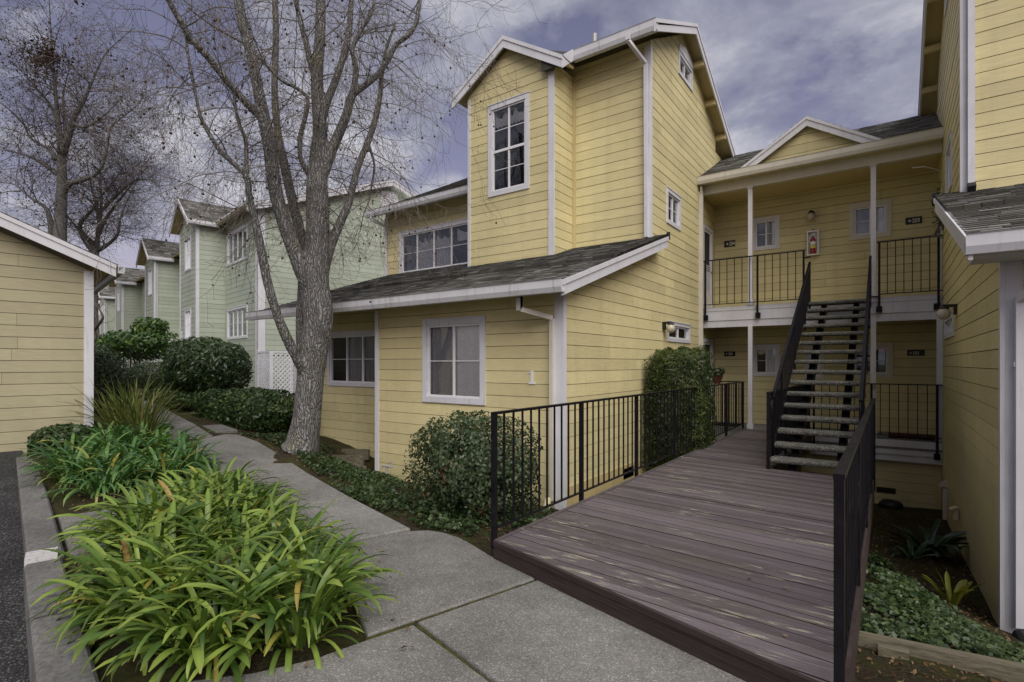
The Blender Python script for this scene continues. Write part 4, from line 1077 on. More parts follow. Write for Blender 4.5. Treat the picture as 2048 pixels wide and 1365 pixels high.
# ------------------------------------------------------------------ deck
ZD = .15
DX0, DX1 = -2.68, -.20
SK = -.11                                   # boards run slightly askew
DK = thing('wooden_deck', 'weathered purple-brown painted plank deck bridging to the porch', 'deck', (-1.44, 5.5, -.5))
fl = lambda x: 3.54 + (x - DX0) * (2.84 - 3.54) / (DX1 - DX0)
regA = [(DX0, fl(DX0)), (DX1, fl(DX1)), (DX1, 8.22), (DX0, 8.22)]
regB = [(DX0, 8.22), (-1.40, 8.22), (-1.40, 12.97), (DX0, 12.97)]
PW = .096
y_ref = 2.2
k = 0
rd = random.Random(3)
while True:
    ya = y_ref + k * PW; yb = ya + PW - .006
    if ya > 13.3: break
    k += 1
    q = [(DX0 - .5, ya + SK * -.5), (DX1 + .5, ya + SK * (DX1 - DX0 + .5)), (DX1 + .5, yb + SK * (DX1 - DX0 + .5)), (DX0 - .5, yb + SK * -.5)]
    mb = MB(); dz = rd.uniform(-.0025, .0025); cup = .0
    for reg in (regA, regB):
        p = clip_convex(q, reg)
        if len(p) >= 3: mb.prism([(x, y, ZD + dz) for x, y in p], [(x, y, ZD - .035) for x, y in p])
    if mb.f:
        po = mb.obj('plank', 'deck_paint', DK); po.data.materials.append(mat('dark_gap'))
        for pl in po.data.polygons:
            if abs(pl.normal.z) < .5: pl.material_index = 1
d_f = (Vector((DX1, fl(DX1), 0)) - Vector((DX0, fl(DX0), 0))).normalized(); n_f = Vector((d_f.y, -d_f.x, 0))
for z0, z1, o0, o1 in ((-.02, ZD - .037, -.03, .018), (-.25, -.023, -.03, .006), (ZD - .036, ZD + .004, .001, .030)):
    a = Vector((DX0 - .03, fl(DX0 - .03), 0)); b = Vector((DX1 + .02, fl(DX1 + .02), 0)); mb = MB()
    mb.prism([a + n_f * o1 + Vector((0, 0, z1)), b + n_f * o1 + Vector((0, 0, z1)), b + n_f * o0 + Vector((0, 0, z1)), a + n_f * o0 + Vector((0, 0, z1))],
             [a + n_f * o1 + Vector((0, 0, z0)), b + n_f * o1 + Vector((0, 0, z0)), b + n_f * o0 + Vector((0, 0, z0)), a + n_f * o0 + Vector((0, 0, z0))])
    mb.obj('fascia', 'deck_fascia', DK)
mb = MB(); mb.box(DX0 - .035, DX0 - .002, fl(DX0), 12.97, -.05, ZD + .012); mb.obj('edge_trim', 'deck_paint', DK)
mb = MB(); mb.box(DX1 + .002, DX1 + .04, fl(DX1), 8.22, -.10, ZD - .002); mb.obj('rim_board', 'deck_fascia', DK)
mb = MB(); mb.box(-1.40, DX1, 8.222, 8.26, -.12, ZD - .002); mb.obj('rim_board', 'deck_fascia', DK)
mb = MB(); mb.box(-1.398, -1.36, 8.262, 12.97, -.12, ZD - .002); mb.obj('rim_board', 'deck_fascia', DK)
for x in (-2.6, -1.5, -.3):
    for y in (4.5, 7.0, 9.5, 12):
        if x > -1 and y > 8.3: continue
        mb = MB(); mb.box(x - .05, x + .05, y - .05, y + .05, -1.4, ZD - .04); mb.obj('footing_post', 'old_timber', DK)
# ------------------------------------------------------------------ railings
L = 12.92 - 3.56
railing('deck_railing', 'long black iron railing along the left side of the deck', [(-2.735, 3.56), (-2.735, 12.92), (-3.66, 12.92)], 1.225, .245,
        [[0, 1.56, 3.10, 4.62, 6.24, 7.84, L], [.0]], post_drop=.17)
railing('deck_railing', 'black iron railing on the right edge of the deck seen end-on', [(DX1 + .02, 2.72), (DX1 + .02, 8.9)], 1.155, .25,
        [[0, 1.55, 3.1, 4.65, 6.18]], post_drop=.38)
railing('deck_railing', 'short-barred black iron guard beside the foot of the stairs', [(-1.40, 8.20), (-1.40, 12.85)], 1.23, .25, [[0, 1.55, 3.1, 4.65]], .11, post_drop=.12)
railing('porch_railing', 'black iron railing on the lower porch right of the stairs', [(-1.36, 12.95), (XR - .03, 12.95)], 1.233, .215, [[0.04, 1.06, 2.10]], .152, post_drop=.42, brackets=[[1.06, 2.10]])
railing('balcony_railing', 'black iron balcony railing left of the stairs', [(XL + .04, 12.93), (-1.49, 12.93)], 4.085, 3.04, [[.10, 1.25, 2.17]], .155, post_drop=.36, brackets=[[.10, 1.25]])
railing('balcony_railing', 'black iron balcony railing right of the stairs', [(-.19, 12.93), (XR + .0, 12.93)], 4.085, 3.04, [[.02, .95]], .135, post_drop=.36, brackets=[[.02, .93]])
# ------------------------------------------------------------------ stairs
ST = thing('staircase', 'open-riser outdoor stairs with pebbled concrete treads and iron stringers', 'stairs', (-.87, 8.4, ZD))
NT = 16
sx0, sx1 = -1.40, -.30
t0 = Vector((0, 8.42, .30)); t1 = Vector((0, 12.80, 2.945)); stp = (t1 - t0) / (NT - 1)
prof = [(-.155, -.025), (-.145, -.008), (-.125, .0), (.11, .0), (.135, -.008), (.145, -.028), (.14, -.05), (.11, -.072), (-.12, -.072), (-.148, -.055)]
tm = MB(); a0_, a1_ = sx0, sx1
rings = []
for x, s_ in ((a0_, .8), (a0_ + .02, 1.0), (a1_ - .02, 1.0), (a1_, .8)): rings.append([(x, p[0] * s_, -.031 + (p[1] + .031) * s_) for p in prof])
for A, B in zip(rings[:-1], rings[1:]):
    for i in range(len(prof)):
        j = (i + 1) % len(prof); tm.quad(A[i], B[i], B[j], A[j])
tm.quad(*rings[0]); tm.quad(*rings[-1])
tme = tm.mesh('tread', 'tread_aggregate', (0, 0, 0))
for i in range(NT):
    p = t0 + stp * i
    put('tread', tme, ST, (0, p.y, p.z))
for x in (-1.12, -.55):
    mb = MB(); a = t0 - stp * .9; b = t1 + stp * .4
    up = Vector((0, -stp.z, stp.y)).normalized()
    mb.bar((x, a.y, a.z - .20), (x, b.y, b.z - .20), .10, .16, up); mb.obj('stringer', 'black_iron', ST)
    for i in range(NT):
        p = t0 + stp * i; m_ = MB()
        m_.prism([(x - .045, p.y - .10, p.z - .064), (x + .045, p.y - .10, p.z - .064), (x + .045, p.y + .13, p.z - .064), (x - .045, p.y + .13, p.z - .064)],
                 [(x - .045, p.y + .02, p.z - .20), (x + .045, p.y + .02, p.z - .20), (x + .045, p.y + .13, p.z - .16), (x - .045, p.y + .13, p.z - .16)])
        m_.obj('tread_bracket', 'black_iron', ST)
slope = stp.z / stp.y
for x, lab in ((sx0 + .015, 'l'), (sx1 - .015, 'r')):
    y0, y1 = 8.45, 12.86
    zt = lambda y: t0.z + slope * (y - t0.y) + .82
    hr = MB()
    hr.bar((x, y0, zt(y0)), (x, y1, zt(y1)), .042, .042, (0, -slope, 1))
    hr.obj('handrail', 'black_iron', ST)
    lp = [(x, y0 + .02, zt(y0) + .0), (x, y0 - .05, zt(y0) - .05), (x, y0 - .085, zt(y0) - .13), (x, y0 - .07, zt(y0) - .24), (x, y0 + .0, zt(y0) - .50), (x, y0 + .02, zt(y0) - .86)]
    hl = MB(); hl.tube(lp, .019, 8); hl.obj('handrail_return', 'black_iron', ST, True)
    br = MB(); br.bar((x, y0 + .1, zt(y0 + .1) - .72), (x, y1, zt(y1) - .72), .02, .03, (0, -slope, 1)); br.obj('bottom_rail', 'black_iron', ST)
    bm = rail_mesh_box(.014, .014, .72, 'black_iron', 'baluster'); pm_ = rail_mesh_box(.04, .04, 1.0, 'black_iron', 'post')
    n = 34
    for i in range(n):
        y = y0 + .15 + (y1 - y0 - .2) * i / (n - 1)
        if i % 11 == 5 or i == n - 1: put('post', pm_, ST, (x, y, zt(y) - 1.0))
        else: put('baluster', bm, ST, (x, y, zt(y) - .72))
mb = MB(); mb.bar((-1.49, 12.93, 3.92), (-1.385, 12.86, 3.92), .03, .025); mb.obj('rail_link', 'black_iron', ST)
mb = MB(); mb.bar((-.19, 12.93, 2.99), (-.32, 12.86, 2.99), .03, .025); mb.obj('rail_link', 'black_iron', ST)

# ------------------------------------------------------------------ garage at the left
e1 = Vector((.1805, .9836)); er = Vector((.9836, -.1805))       # into depth / to the right for the rotated row
GG = thing('garage', 'pale yellow clapboard garage with white bargeboard at the left edge', 'garage', (-13, 1.5, .2))
gc = Vector((-11.08, 3.14))
Fgr = Face((gc.x, gc.y), (e1.x, e1.y), (er.x, er.y))            # along = distance from corner (negative towards the viewer's left)
gtop = lambda a: 3.42 - .43 * (a)
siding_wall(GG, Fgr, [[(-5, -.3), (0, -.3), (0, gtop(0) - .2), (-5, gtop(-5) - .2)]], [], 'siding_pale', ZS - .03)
mb = MB(); Fgr.slab(mb, -.10, .03, .1, gtop(0) - .21, .0, .036); mb.obj('corner_board', 'trim_white', GG)
Fgo = Face((gc.x + er.x * .30, gc.y + er.y * .30), (e1.x, e1.y), (er.x, er.y))
rake(GG, Fgo, [(-5.2, gtop(-5.2) + .03), (.30, gtop(.30) + .03)], .20)
o_ = gc + er * .31 + e1 * .33
shingle_roof(GG, (o_.x, o_.y, gtop(.33) + .05), (-er.x, -er.y, 0), Vector((-e1.x, -e1.y, .43)).normalized(), 6.0, 6.0)
a_ = gc + er * .32 + e1 * .44; b_ = gc - er * 5.7 + e1 * .44
gutter(GG, (a_.x, a_.y, gtop(.40) + .07), (b_.x, b_.y, gtop(.40) + .07), (e1.x, e1.y, 0), h=.13, d=.11)
Fgb = Face((gc.x - er.x * .0, gc.y - er.y * .0), (-er.x, -er.y), (e1.x, e1.y))
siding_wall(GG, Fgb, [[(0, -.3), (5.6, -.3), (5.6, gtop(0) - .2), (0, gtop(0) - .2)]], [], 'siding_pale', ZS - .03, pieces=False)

# ------------------------------------------------------------------ green row houses
def gpt(s, t): return Vector((-21.58, 9.40)) + (-er) * s + e1 * t      # s along the row (away), t behind the bay front
def green_house(s, name_lab, dz, pieces, width_r, mirror=False, full=True, floor=1.7, main_len=None):
    b = gpt(s, 0)
    H = thing('row_house', name_lab, 'house', (b.x, b.y, floor - .8), 'green row houses')
    Z = floor + dz
    BWD = 2.55
    eave = Z + 5.42
    Fbf = Face((b.x, b.y), (-er.x, -er.y), (-e1.x, -e1.y))             # along = towards the left
    Fsd = Face((b.x, b.y), (e1.x, e1.y), (er.x, er.y))                 # along = depth
    pk = eave + .95
    c0 = gpt(s, 1.02)
    o1 = window(H, Fbf, .78, 1.72, Z + .90, Z + 2.10, .07, 2, 2, curtain=[('curtain_grey', .5, 1, 0, 1, .6)])
    o2 = window(H, Fbf, .78, 1.72, Z + 3.65, Z + 5.0, .07, 2, 2, curtain=[('curtain_white', 0, 1, 0, .25, .6)])
    siding_wall(H, Fbf, [[(0, Z - 1.4), (BWD, Z - 1.4), (BWD, eave), (BWD / 2, pk), (0, eave)]], [o1, o2], 'siding_green', ZS, pieces)
    siding_wall(H, Fsd, [[(0, Z - 1.4), (1.02, Z - 1.4), (1.02, eave + .1), (0, eave + .1)]], [], 'siding_green', ZS, pieces)
    mb = MB(); Fbf.slab(mb, -.03, .11, Z - 1.3, eave - .02, 0, .034); mb.obj('corner_board', 'trim_white', H)
    mb = MB(); Fbf.slab(mb, BWD - .08, BWD + .03, Z - 1.3, eave - .02, 0, .034); mb.obj('corner_board', 'trim_white', H)
    mb = MB(); Fsd.slab(mb, -.034, .08, Z - 1.3, eave, 0.002, .034); mb.obj('corner_board', 'trim_white', H)
    mb = MB(); Fbf.slab(mb, BWD / 2 - .2, BWD / 2 + .2, eave + .02, eave + .52, 0, .05); vt = mb.obj('gable_vent', 'trim_white', H)
    for q in range(5):
        mb = MB(); Fbf.slab(mb, BWD / 2 - .15, BWD / 2 + .15, eave + .07 + .085 * q, eave + .115 + .085 * q, .05, .062); mb.obj('louvre', 'soffit_yellow', vt)
    # bay roof
    ov = .35; bs_ = .95 / (BWD / 2)
    hw = BWD / 2 + .22
    fo = gpt(s, -ov)
    Fbo_ = Face((fo.x, fo.y), (-er.x, -er.y), (-e1.x, -e1.y))
    pz = pk + .12
    rake(H, Fbo_, [(-.22, pz - hw * bs_), (BWD / 2, pz), (BWD + .22, pz - hw * bs_)], .2)
    pr = gpt(s, -ov) + er * .22
    shingle_roof(H, (pr.x, pr.y, pz - hw * bs_), (e1.x, e1.y, 0), Vector((-er.x, -er.y, bs_)).normalized(), 3.4, hw * math.hypot(1, bs_), soffit='soffit_yellow', tabw=.33, expo=.15)
    pl = gpt(s, 3.05) - er * (BWD + .22)
    shingle_roof(H, (pl.x, pl.y, pz - hw * bs_), (-e1.x, -e1.y, 0), Vector((er.x, er.y, bs_)).normalized(), 3.4, hw * math.hypot(1, bs_), tabw=.33, expo=.15)
    ga = gpt(s, -ov) + er * .34; gb = gpt(s, .70) + er * .34
    gutter(H, (ga.x, ga.y, pz - hw * bs_ + .01), (gb.x, gb.y, pz - hw * bs_ + .01), (er.x, er.y, 0), h=.17, d=.12, m='trim_white')
    # main front to the right of the bay
    if width_r > 0:
        Fm = Face((c0.x, c0.y), (er.x, er.y), (-e1.x, -e1.y))
        ow1 = window(H, Fm, .22, 2.62, Z + .87, Z + 2.06, .08, 4, 2, curtain=[('curtain_white', .27, .73, 0, 1, .6)], cols_w=[.26, .24, .24, .26]) if width_r > 2.5 else None
        ow2 = window(H, Fm, .22, 2.62, Z + 3.73, Z + 4.98, .08, 4, 2, curtain=[('curtain_grey', .0, .2, 0, 1, .6)], cols_w=[.24, .26, .26, .24]) if width_r > 2.5 else None
        siding_wall(H, Fm, [[(0, Z - 1.4), (width_r, Z - 1.4), (width_r, eave), (0, eave)]], [o for o in (ow1, ow2) if o], 'siding_green', ZS, pieces)
        mb = MB(); Fm.slab(mb, width_r - .14, width_r + .034, Z - 1.4, eave - .05, 0, .034); mb.obj('corner_board', 'trim_white', H)
        mb = MB(); Fm.slab(mb, .02, .07, Z - 1.3, eave - .1, .02, .04); mb.obj('corner_board', 'siding_green', H)
        ga = gpt(s, 1.02 - .42) + er * .32; gb = gpt(s, 1.02 - .42) + er * (width_r + .3)
        gutter(H, (ga.x, ga.y, eave + .06), (gb.x, gb.y, eave + .06), (-e1.x, -e1.y, 0), h=.17, d=.12, m='trim_white')
        # side wall with gable, ridge along the row
        cs = gpt(s, 1.02) + er * width_r
        D = 10.4
        Fq = Face((cs.x, cs.y), (e1.x, e1.y), (er.x, er.y))
        rz = eave + 2.0
        siding_wall(H, Fq, [[(0, Z - 1.8), (D, Z - 1.8), (D, eave), (D * .5, rz), (0, eave)]], [], 'siding_green', ZS, pieces)
        mb = MB(); Fq.slab(mb, -.034, .24, Z - 1.4, eave - .05, .002, .034); mb.obj('corner_board', 'trim_white', H)
        co_ = gpt(s, 1.02) + er * (width_r + .28)
        Fqo = Face((co_.x, co_.y), (e1.x, e1.y), (er.x, er.y))
        ps = 2.0 / (D * .5)
        rake(H, Fqo, [(-.45, eave + .08 - .45 * ps), (D * .5, rz + .08), (D + .45, eave + .08 - .45 * ps)], .24)
        vt = MB(); Fq.slab(vt, D * .5 - .42, D * .5 + .38, rz - 1.15, rz - .35, 0, .05); vo = vt.obj('gable_vent', 'trim_white', H)
        for q in range(7):
            mb = MB(); Fq.slab(mb, D * .5 - .30, D * .5 + .26, rz - 1.07 + .095 * q, rz - 1.02 + .095 * q, .05, .068); mb.obj('louvre', 'vinyl_white', vo)
        po = gpt(s, 1.02 - .45) + er * (width_r + .3)
        shingle_roof(H, (po.x, po.y, eave + .10 - .45 * ps), (-er.x, -er.y, 0), Vector((e1.x, e1.y, ps)).normalized(), width_r + 3.5, (D * .5 + .45) * math.hypot(1, ps), tabw=.33, expo=.15)
        mb = MB(); Fq.slab(mb, .25, 4.5, Z + .24, Z + .30, .0, .05); mb.obj('water_table', 'siding_green', H)
    else:
        # plain main body set back behind the bay
        Fm = Face((c0.x, c0.y), (er.x, er.y), (-e1.x, -e1.y))
        siding_wall(H, Fm, [[(-3.0, Z - 1.4), (2.4, Z - 1.4), (2.4, eave), (-3.0, eave)]], [], 'siding_green', ZS, False)
        po = gpt(s, .6) + er * 2.7
        shingle_roof(H, (po.x, po.y, eave + .05), (-er.x, -er.y, 0), Vector((e1.x, e1.y, .4)).normalized(), 6, 4.0, tabw=.33, expo=.15)
    if mirror:
        d0 = gpt(s, -.06) + er * .10
        mb = MB(); mb.bar((d0.x, d0.y, eave - .12), (d0.x, d0.y, Z - 1.0), .08, .07); mb.obj('downspout', 'trim_white', H)
    return H
H1 = green_house(0, 'pale green clapboard house with wide windows beside the tree trunk', 0, True, 3.62)
green_house(7.5, 'green clapboard gabled house with white downspout, second in the receding row', -.30, True, 0, True)
green_house(17.5, 'green clapboard gabled house, third in the receding row', -.38, False, 0)
green_house(25.0, 'narrow green gabled house at the far end of the row, fourth', -.6, False, 0, True)
# number on the first green house
b = gpt(0, 0); Fbf = Face((b.x, b.y), (-er.x, -er.y), (-e1.x, -e1.y))
mb = MB(); Fbf.slab(mb, 2.22, 2.27, 2.75, 2.98, .015, .03); Fbf.slab(mb, 2.17, 2.33, 2.71, 2.75, .015, .031); mb.obj('house_number', 'vinyl_white', H1)
# pale house beyond the row
fh = gpt(33, -1.5)
FH = thing('far_house', 'pale green house glimpsed behind the dark tree trunk at the left', 'house', (fh.x, fh.y, 1))
Ff1 = Face((fh.x, fh.y), (-er.x, -er.y), (-e1.x, -e1.y)); Ff2 = Face((fh.x, fh.y), (e1.x, e1.y), (er.x, er.y))
siding_wall(FH, Ff1, [[(0, 0), (9, 0), (9, 5.6), (0, 5.6)]], [], 'siding_green', ZS, False)
siding_wall(FH, Ff2, [[(0, 0), (6, 0), (6, 5.6), (0, 5.6)]], [], 'siding_green', ZS, False)
q = gpt(33, -1.9) + er * .4
shingle_roof(FH, (q.x, q.y, 5.6), (-er.x, -er.y, 0), Vector((e1.x, e1.y, .45)).normalized(), 10, 4.0, tabw=.35, expo=.16)

# ------------------------------------------------------------------ lattice enclosure
LT = thing('lattice_screen', 'white diagonal lattice screen beside the green house corner', 'lattice', (-16.7, 9.6, .6))
def lattice(F, a0, a1, z0, z1, t):
    fr = MB()
    F.slab(fr, a0, a0 + t, z0, z1, -.02, .03); F.slab(fr, a1 - t, a1, z0, z1, -.02, .03)
    F.slab(fr, a0 + t, a1 - t, z1 - .06, z1, -.02, .03); F.slab(fr, a0 + t, a1 - t, z0, z0 + .07, -.02, .03)
    fr.obj('frame', 'trim_white', LT)
    reg = [(a0 + t, z0 + .07), (a1 - t, z0 + .07), (a1 - t, z1 - .06), (a0 + t, z1 - .06)]
    h = z1 - z0; w = .042; sp = .15
    for dr, off in ((1, .012), (-1, 0.0)):
        n = int((a1 - a0 + h) / sp) + 2
        for i in range(n):
            s_ = a0 - (h if dr > 0 else 0) + i * sp
            p = [(s_, z0), (s_ + w * 1.414, z0), (s_ + w * 1.414 + dr * h, z1), (s_ + dr * h, z1)]
            p = clip_convex(p, reg)
            if len(p) >= 3:
                mb = MB(); F.polyslab(mb, p, off, off + .008); mb.obj('slat', 'trim_white', LT)
lc = gpt(0, 1.02) + er * (3.62 + 1.22)
lattice(Face((lc.x, lc.y), (-er.x, -er.y), (-e1.x, -e1.y)), 0, 1.18, .55, 2.06, .06)
lattice(Face((lc.x, lc.y), (e1.x, e1.y), (er.x, er.y)), 0.001, .70, .55, 2.06, .07)
lc2 = lc + e1 * .70
lattice(Face((lc2.x, lc2.y), (er.x, er.y), (-e1.x, -e1.y)), 0.05, 1.0, .45, 1.98, .05)

# ------------------------------------------------------------------ far landing with railings
FD = thing('entry_landing', 'small dark timber landing at the end of the walkway', 'landing', (-21.0, 7.3, 1.0))
mb = MB(); mb.prism([(-20.4, 6.75, 1.22), (-19.9, 7.9, 1.22), (-21.9, 8.5, 1.22), (-22.2, 7.1, 1.22)], [(-20.4, 6.75, 1.0), (-19.9, 7.9, 1.0), (-21.9, 8.5, 1.0), (-22.2, 7.1, 1.0)]); mb.obj('platform', 'deck_fascia', FD)
mb = MB(); mb.prism([(-19.9, 6.6, 1.10), (-19.4, 7.7, 1.10), (-19.9, 7.9, 1.10), (-20.4, 6.75, 1.10)], [(-19.9, 6.6, .9), (-19.4, 7.7, .9), (-19.9, 7.9, .9), (-20.4, 6.75, .9)]); mb.obj('step', 'deck_fascia', FD)
railing('landing_railing', 'black railing around the small landing by the green houses', [(-20.45, 6.85), (-19.95, 7.95), (-18.6, 9.2)], 2.25, 1.32, [[0, 1.1], [.9, 1.84]], .16, post_drop=.15)
railing('landing_railing', 'black railing in front of the third green house', [(-26.5, 8.1), (-23.9, 8.3)], 2.45, 1.5, [[0, 1.3, 2.6]], .2, post_drop=.2)

# ------------------------------------------------------------------ small fixed things
TE = thing('timber_edging', 'mossy timber garden edging with a stake at the lower right', 'edging', (.2, 4.2, -.3))
mb = MB(); mb.prism([(-.22, 4.19, -.16), (1.6, 4.52, -.20), (1.6, 4.60, -.20), (-.22, 4.27, -.16)], [(-.22, 4.19, -.42), (1.6, 4.52, -.46), (1.6, 4.60, -.46), (-.22, 4.27, -.42)]); mb.obj('board', 'old_timber', TE)
mb = MB(); mb.prism([(-.06, 4.10, -.17), (.10, 4.13, -.17), (.10, 4.21, -.17), (-.06, 4.18, -.17)], [(-.06, 4.10, -.45), (.10, 4.13, -.45), (.10, 4.21, -.45), (-.06, 4.18, -.45)]); mb.obj('stake', 'old_timber', TE)
TS = thing('timber_steps', 'low timber retaining boards in the bed beside the tree', 'edging', (-8.2, 6.1, -.1))
for (a, b, z) in (((-8.5, 5.85), (-7.75, 6.2), -.13), ((-8.3, 6.4), (-7.65, 6.15), -.30), ((-8.7, 6.45), (-8.2, 6.7), -.12)):
    mb = MB(); mb.bar((a[0], a[1], z), (b[0], b[1], z), .06, .20); mb.obj('board', 'old_timber', TS)
TP = thing('garden_tap', 'galvanised standpipe tap in the ivy by the yellow wall', 'tap', (-6.95, 6.05, -.35))
mb = MB(); mb.tube([(-6.95, 6.05, -.5), (-6.95, 6.05, -.12)], .018, 8); mb.tube([(-7.06, 6.05, -.10), (-6.80, 6.05, -.10)], .02, 8); mb.tube([(-7.05, 6.05, -.1), (-7.08, 6.03, -.16)], .016, 8); mb.obj('pipe', 'galvanised', TP)
mb = MB(); mb.tube([(-6.84, 6.05, -.1), (-6.84, 6.05, -.02)], .01, 6); mb.bar((-6.89, 6.05, -.02), (-6.79, 6.05, -.02), .02, .012); mb.obj('handle', 'galvanised', TP)
def corrugated(name, label, pts, r, m):
    pts = [Vector(p) for p in pts]; P_ = []; Rr = []; n = 60
    for i in range(n + 1):
        f = i / n * (len(pts) - 1); k_ = min(int(f), len(pts) - 2); P_.append(pts[k_].lerp(pts[k_ + 1], f - k_)); Rr.append(r * (1.0 if (i // 2) % 2 else .84))
    mb = MB(); mb.tube(P_, Rr, 12); return tag(mb.obj(name, m), label, 'pipe')
corrugated('drain_pipe', 'cream corrugated drain hose under the downspout by the deck', [(-3.86, 6.25, -.24), (-3.8, 6.1, -.34), (-3.6, 5.8, -.38)], .05, 'cream_plastic')
corrugated('drain_pipe', 'black corrugated drain pipe at the right building corner', [(.93, 6.30, -.70), (.98, 6.1, -.80), (1.25, 5.8, -.82), (1.6, 5.6, -.8)], .075, 'black_plastic')
mb = MB(); mb.lathe((.02, 12.85, -1.30), [(0, .22), (.16, .22), (.2, .17), (.2, 0)], 10); tag(mb.obj('utility_box', 'black_plastic'), 'black plastic box on the soil under the porch', 'box')
mb = MB(); mb.tube([(XR - .06, 9.9, -.42), (XR - .06, 9.9, -.60)], .035, 8); mb.tube([(XR - .06, 9.88, -.42), (XR - .14, 9.85, -.46)], .03, 8); tag(mb.obj('pipe_stub', 'cream_plastic'), 'cream capped pipe stub low on the right court wall', 'pipe')
mb = MB(); mb.box(-3.55, -2.95, 13.25, 13.75, .142, .16); tag(mb.obj('door_mat', 'rubber_mat'), 'dark door mat on the lower porch floor', 'mat')
mb = MB(); mb.tube([(-.02, 13.2, .19), (.72, 13.2, .19)], .055, 10); tag(mb.obj('rolled_mat', 'terracotta', smooth=True), 'rolled red-brown mat lying on the lower right porch', 'mat')
HP = thing('hanging_pot', 'dark red pot with small plant by the lower porch corner', 'plant pot', (-3.2, 12.5, 1.18))
mb = MB(); mb.lathe((-3.2, 12.5, 1.18), [(0, 0), (.07, 0), (.12, .17), (.13, .2), (.11, .2)], 12); mb.obj('pot', 'terracotta', HP)

# ------------------------------------------------------------------ strap-leaved plants
def strap_mesh(name, m, L, w, arch, tipdrop, twist=0.0, seg=8, fold=.35, taper=1.0):
    """ribbon leaf growing from the origin in +X / +Z"""
    V = []; F_ = []; T = []; MID = []
    x = z = 0.0; ang = arch
    for i in range(seg + 1):
        t = i / seg
        ww = w * (0.55 + 0.45 * min(1, t * 4)) * (1 - max(0, (t - .70) / .30) ** 3.0 * .85) * (taper + (1 - taper) * (1 - t))
        ca, sa = math.cos(ang), math.sin(ang)
        up = Vector((-sa, 0, ca)); sd = Vector((0, 1, 0)); tw = twist * t
        sd2 = sd * math.cos(tw) + up * math.sin(tw); up2 = up * math.cos(tw) - sd * math.sin(tw)
        c = Vector((x, 0, z))
        V += [tuple(c - sd2 * ww / 2 + up2 * ww * fold * .5), tuple(c), tuple(c + sd2 * ww / 2 + up2 * ww * fold * .5)]
        T += [t, t, t]; MID += [1, 0, 1]
        ang -= tipdrop / seg * (0.35 + 1.3 * t)
        x += L / seg * math.cos(ang); z += L / seg * math.sin(ang)
    for i in range(seg):
        a = i * 3
        F_ += [(a, a + 1, a + 4, a + 3), (a + 1, a + 2, a + 5, a + 4)]
    me = bpy.data.meshes.new(name); me.from_pydata(V, [], F_); me.materials.append(mat(m))
    for k, vals in (('t', T), ('mid', MID)):
        at_ = me.attributes.new(k, 'FLOAT', 'POINT'); at_.data.foreach_set('value', np.array(vals, dtype=np.float32))
    me.polygons.foreach_set('use_smooth', [True] * len(me.polygons)); me.update()
    return me
def strap_set(name, m, n, L, w, rr, arch=(.75, 1.45), drop=(1.2, 2.6), seg=8, taper=1.0):
    return [strap_mesh(name, m, rr.uniform(*L), rr.uniform(*w), rr.uniform(*arch), rr.uniform(*drop), rr.uniform(-.6, .6), seg, taper=taper) for _ in range(n)]
def in_poly(p, poly):
    c = False; n = len(poly)
    for i in range(n):
        a, b = poly[i], poly[(i + 1) % n]
        if (a[1] > p[1]) != (b[1] > p[1]) and p[0] < (b[0] - a[0]) * (p[1] - a[1]) / (b[1] - a[1]) + a[0]: c = not c
    return c
def spread(poly, dmin, rr, tries=4000):
    xs = [p[0] for p in poly]; ys = [p[1] for p in poly]; out = []
    for _ in range(tries):
        p = (rr.uniform(min(xs), max(xs)), rr.uniform(min(ys), max(ys)))
        if in_poly(p, poly) and all((p[0] - q[0]) ** 2 + (p[1] - q[1]) ** 2 > dmin * dmin for q in out): out.append(p)
    return out
def strap_clump(name, label, cat, group, x, y, meshes, n, rr, rad=.10, sc=(.8, 1.15), z=None, lname='leaf', tilt=.12, up=0):
    z = gz(x, y) if z is None else z
    t = thing(name, label, cat, (x, y, z), group)
    for i in range(n):
        a = rr.uniform(0, 2 * math.pi); r = rad * math.sqrt(rr.random())
        s = rr.uniform(*sc)
        o = put(lname, rr.choice(meshes), t, (x + r * math.cos(a), y + r * math.sin(a), z - .02), (rr.uniform(-tilt, tilt), rr.uniform(-tilt, tilt) - up * rr.random(), a + rr.uniform(-.5, .5)), (s, s * rr.uniform(.85, 1.2), s))
    return t
rr = random.Random(21)
near_m = strap_set('leaf', 'agapanthus_leaf', 22, (.42, .68), (.026, .040), rr, (.80, 1.54), (1.0, 2.8), 10)
near_poly = [(-5.35, 1.80), (-4.2, 1.42), (-3.45, 1.22), (-3.02, 1.50), (-2.90, 1.95), (-3.35, 2.30), (-4.25, 2.42), (-5.5, 2.85), (-6.35, 3.05), (-6.3, 2.45)]
for i, (x, y) in enumerate(spread(near_poly, .32, rr)):
    strap_clump('agapanthus_plant', 'bright strappy agapanthus clump in the near kerbside bed', 'plant', 'agapanthus in the near bed', x, y, near_m, 125, rr, .17)
far_m = strap_set('leaf', 'agapanthus_far_leaf', 18, (.42, .62), (.026, .038), rr, (.85, 1.5), (1.1, 2.5))
far_poly = [(-7.55, 2.15), (-7.35, 2.9), (-8.0, 3.45), (-9.4, 3.65), (-10.0, 3.0), (-9.6, 2.4), (-8.5, 2.05)]
for i, (x, y) in enumerate(spread(far_poly, .36, rr)):
    strap_clump('agapanthus_plant', 'darker strappy agapanthus clump in the bed nearer the garage', 'plant', 'agapanthus in the far bed', x, y, far_m, 75, rr, .16)
flax_m = strap_set('leaf', 'flax_leaf', 14, (.75, 1.15), (.012, .020), rr, (1.0, 1.5), (.3, 1.3), 7)
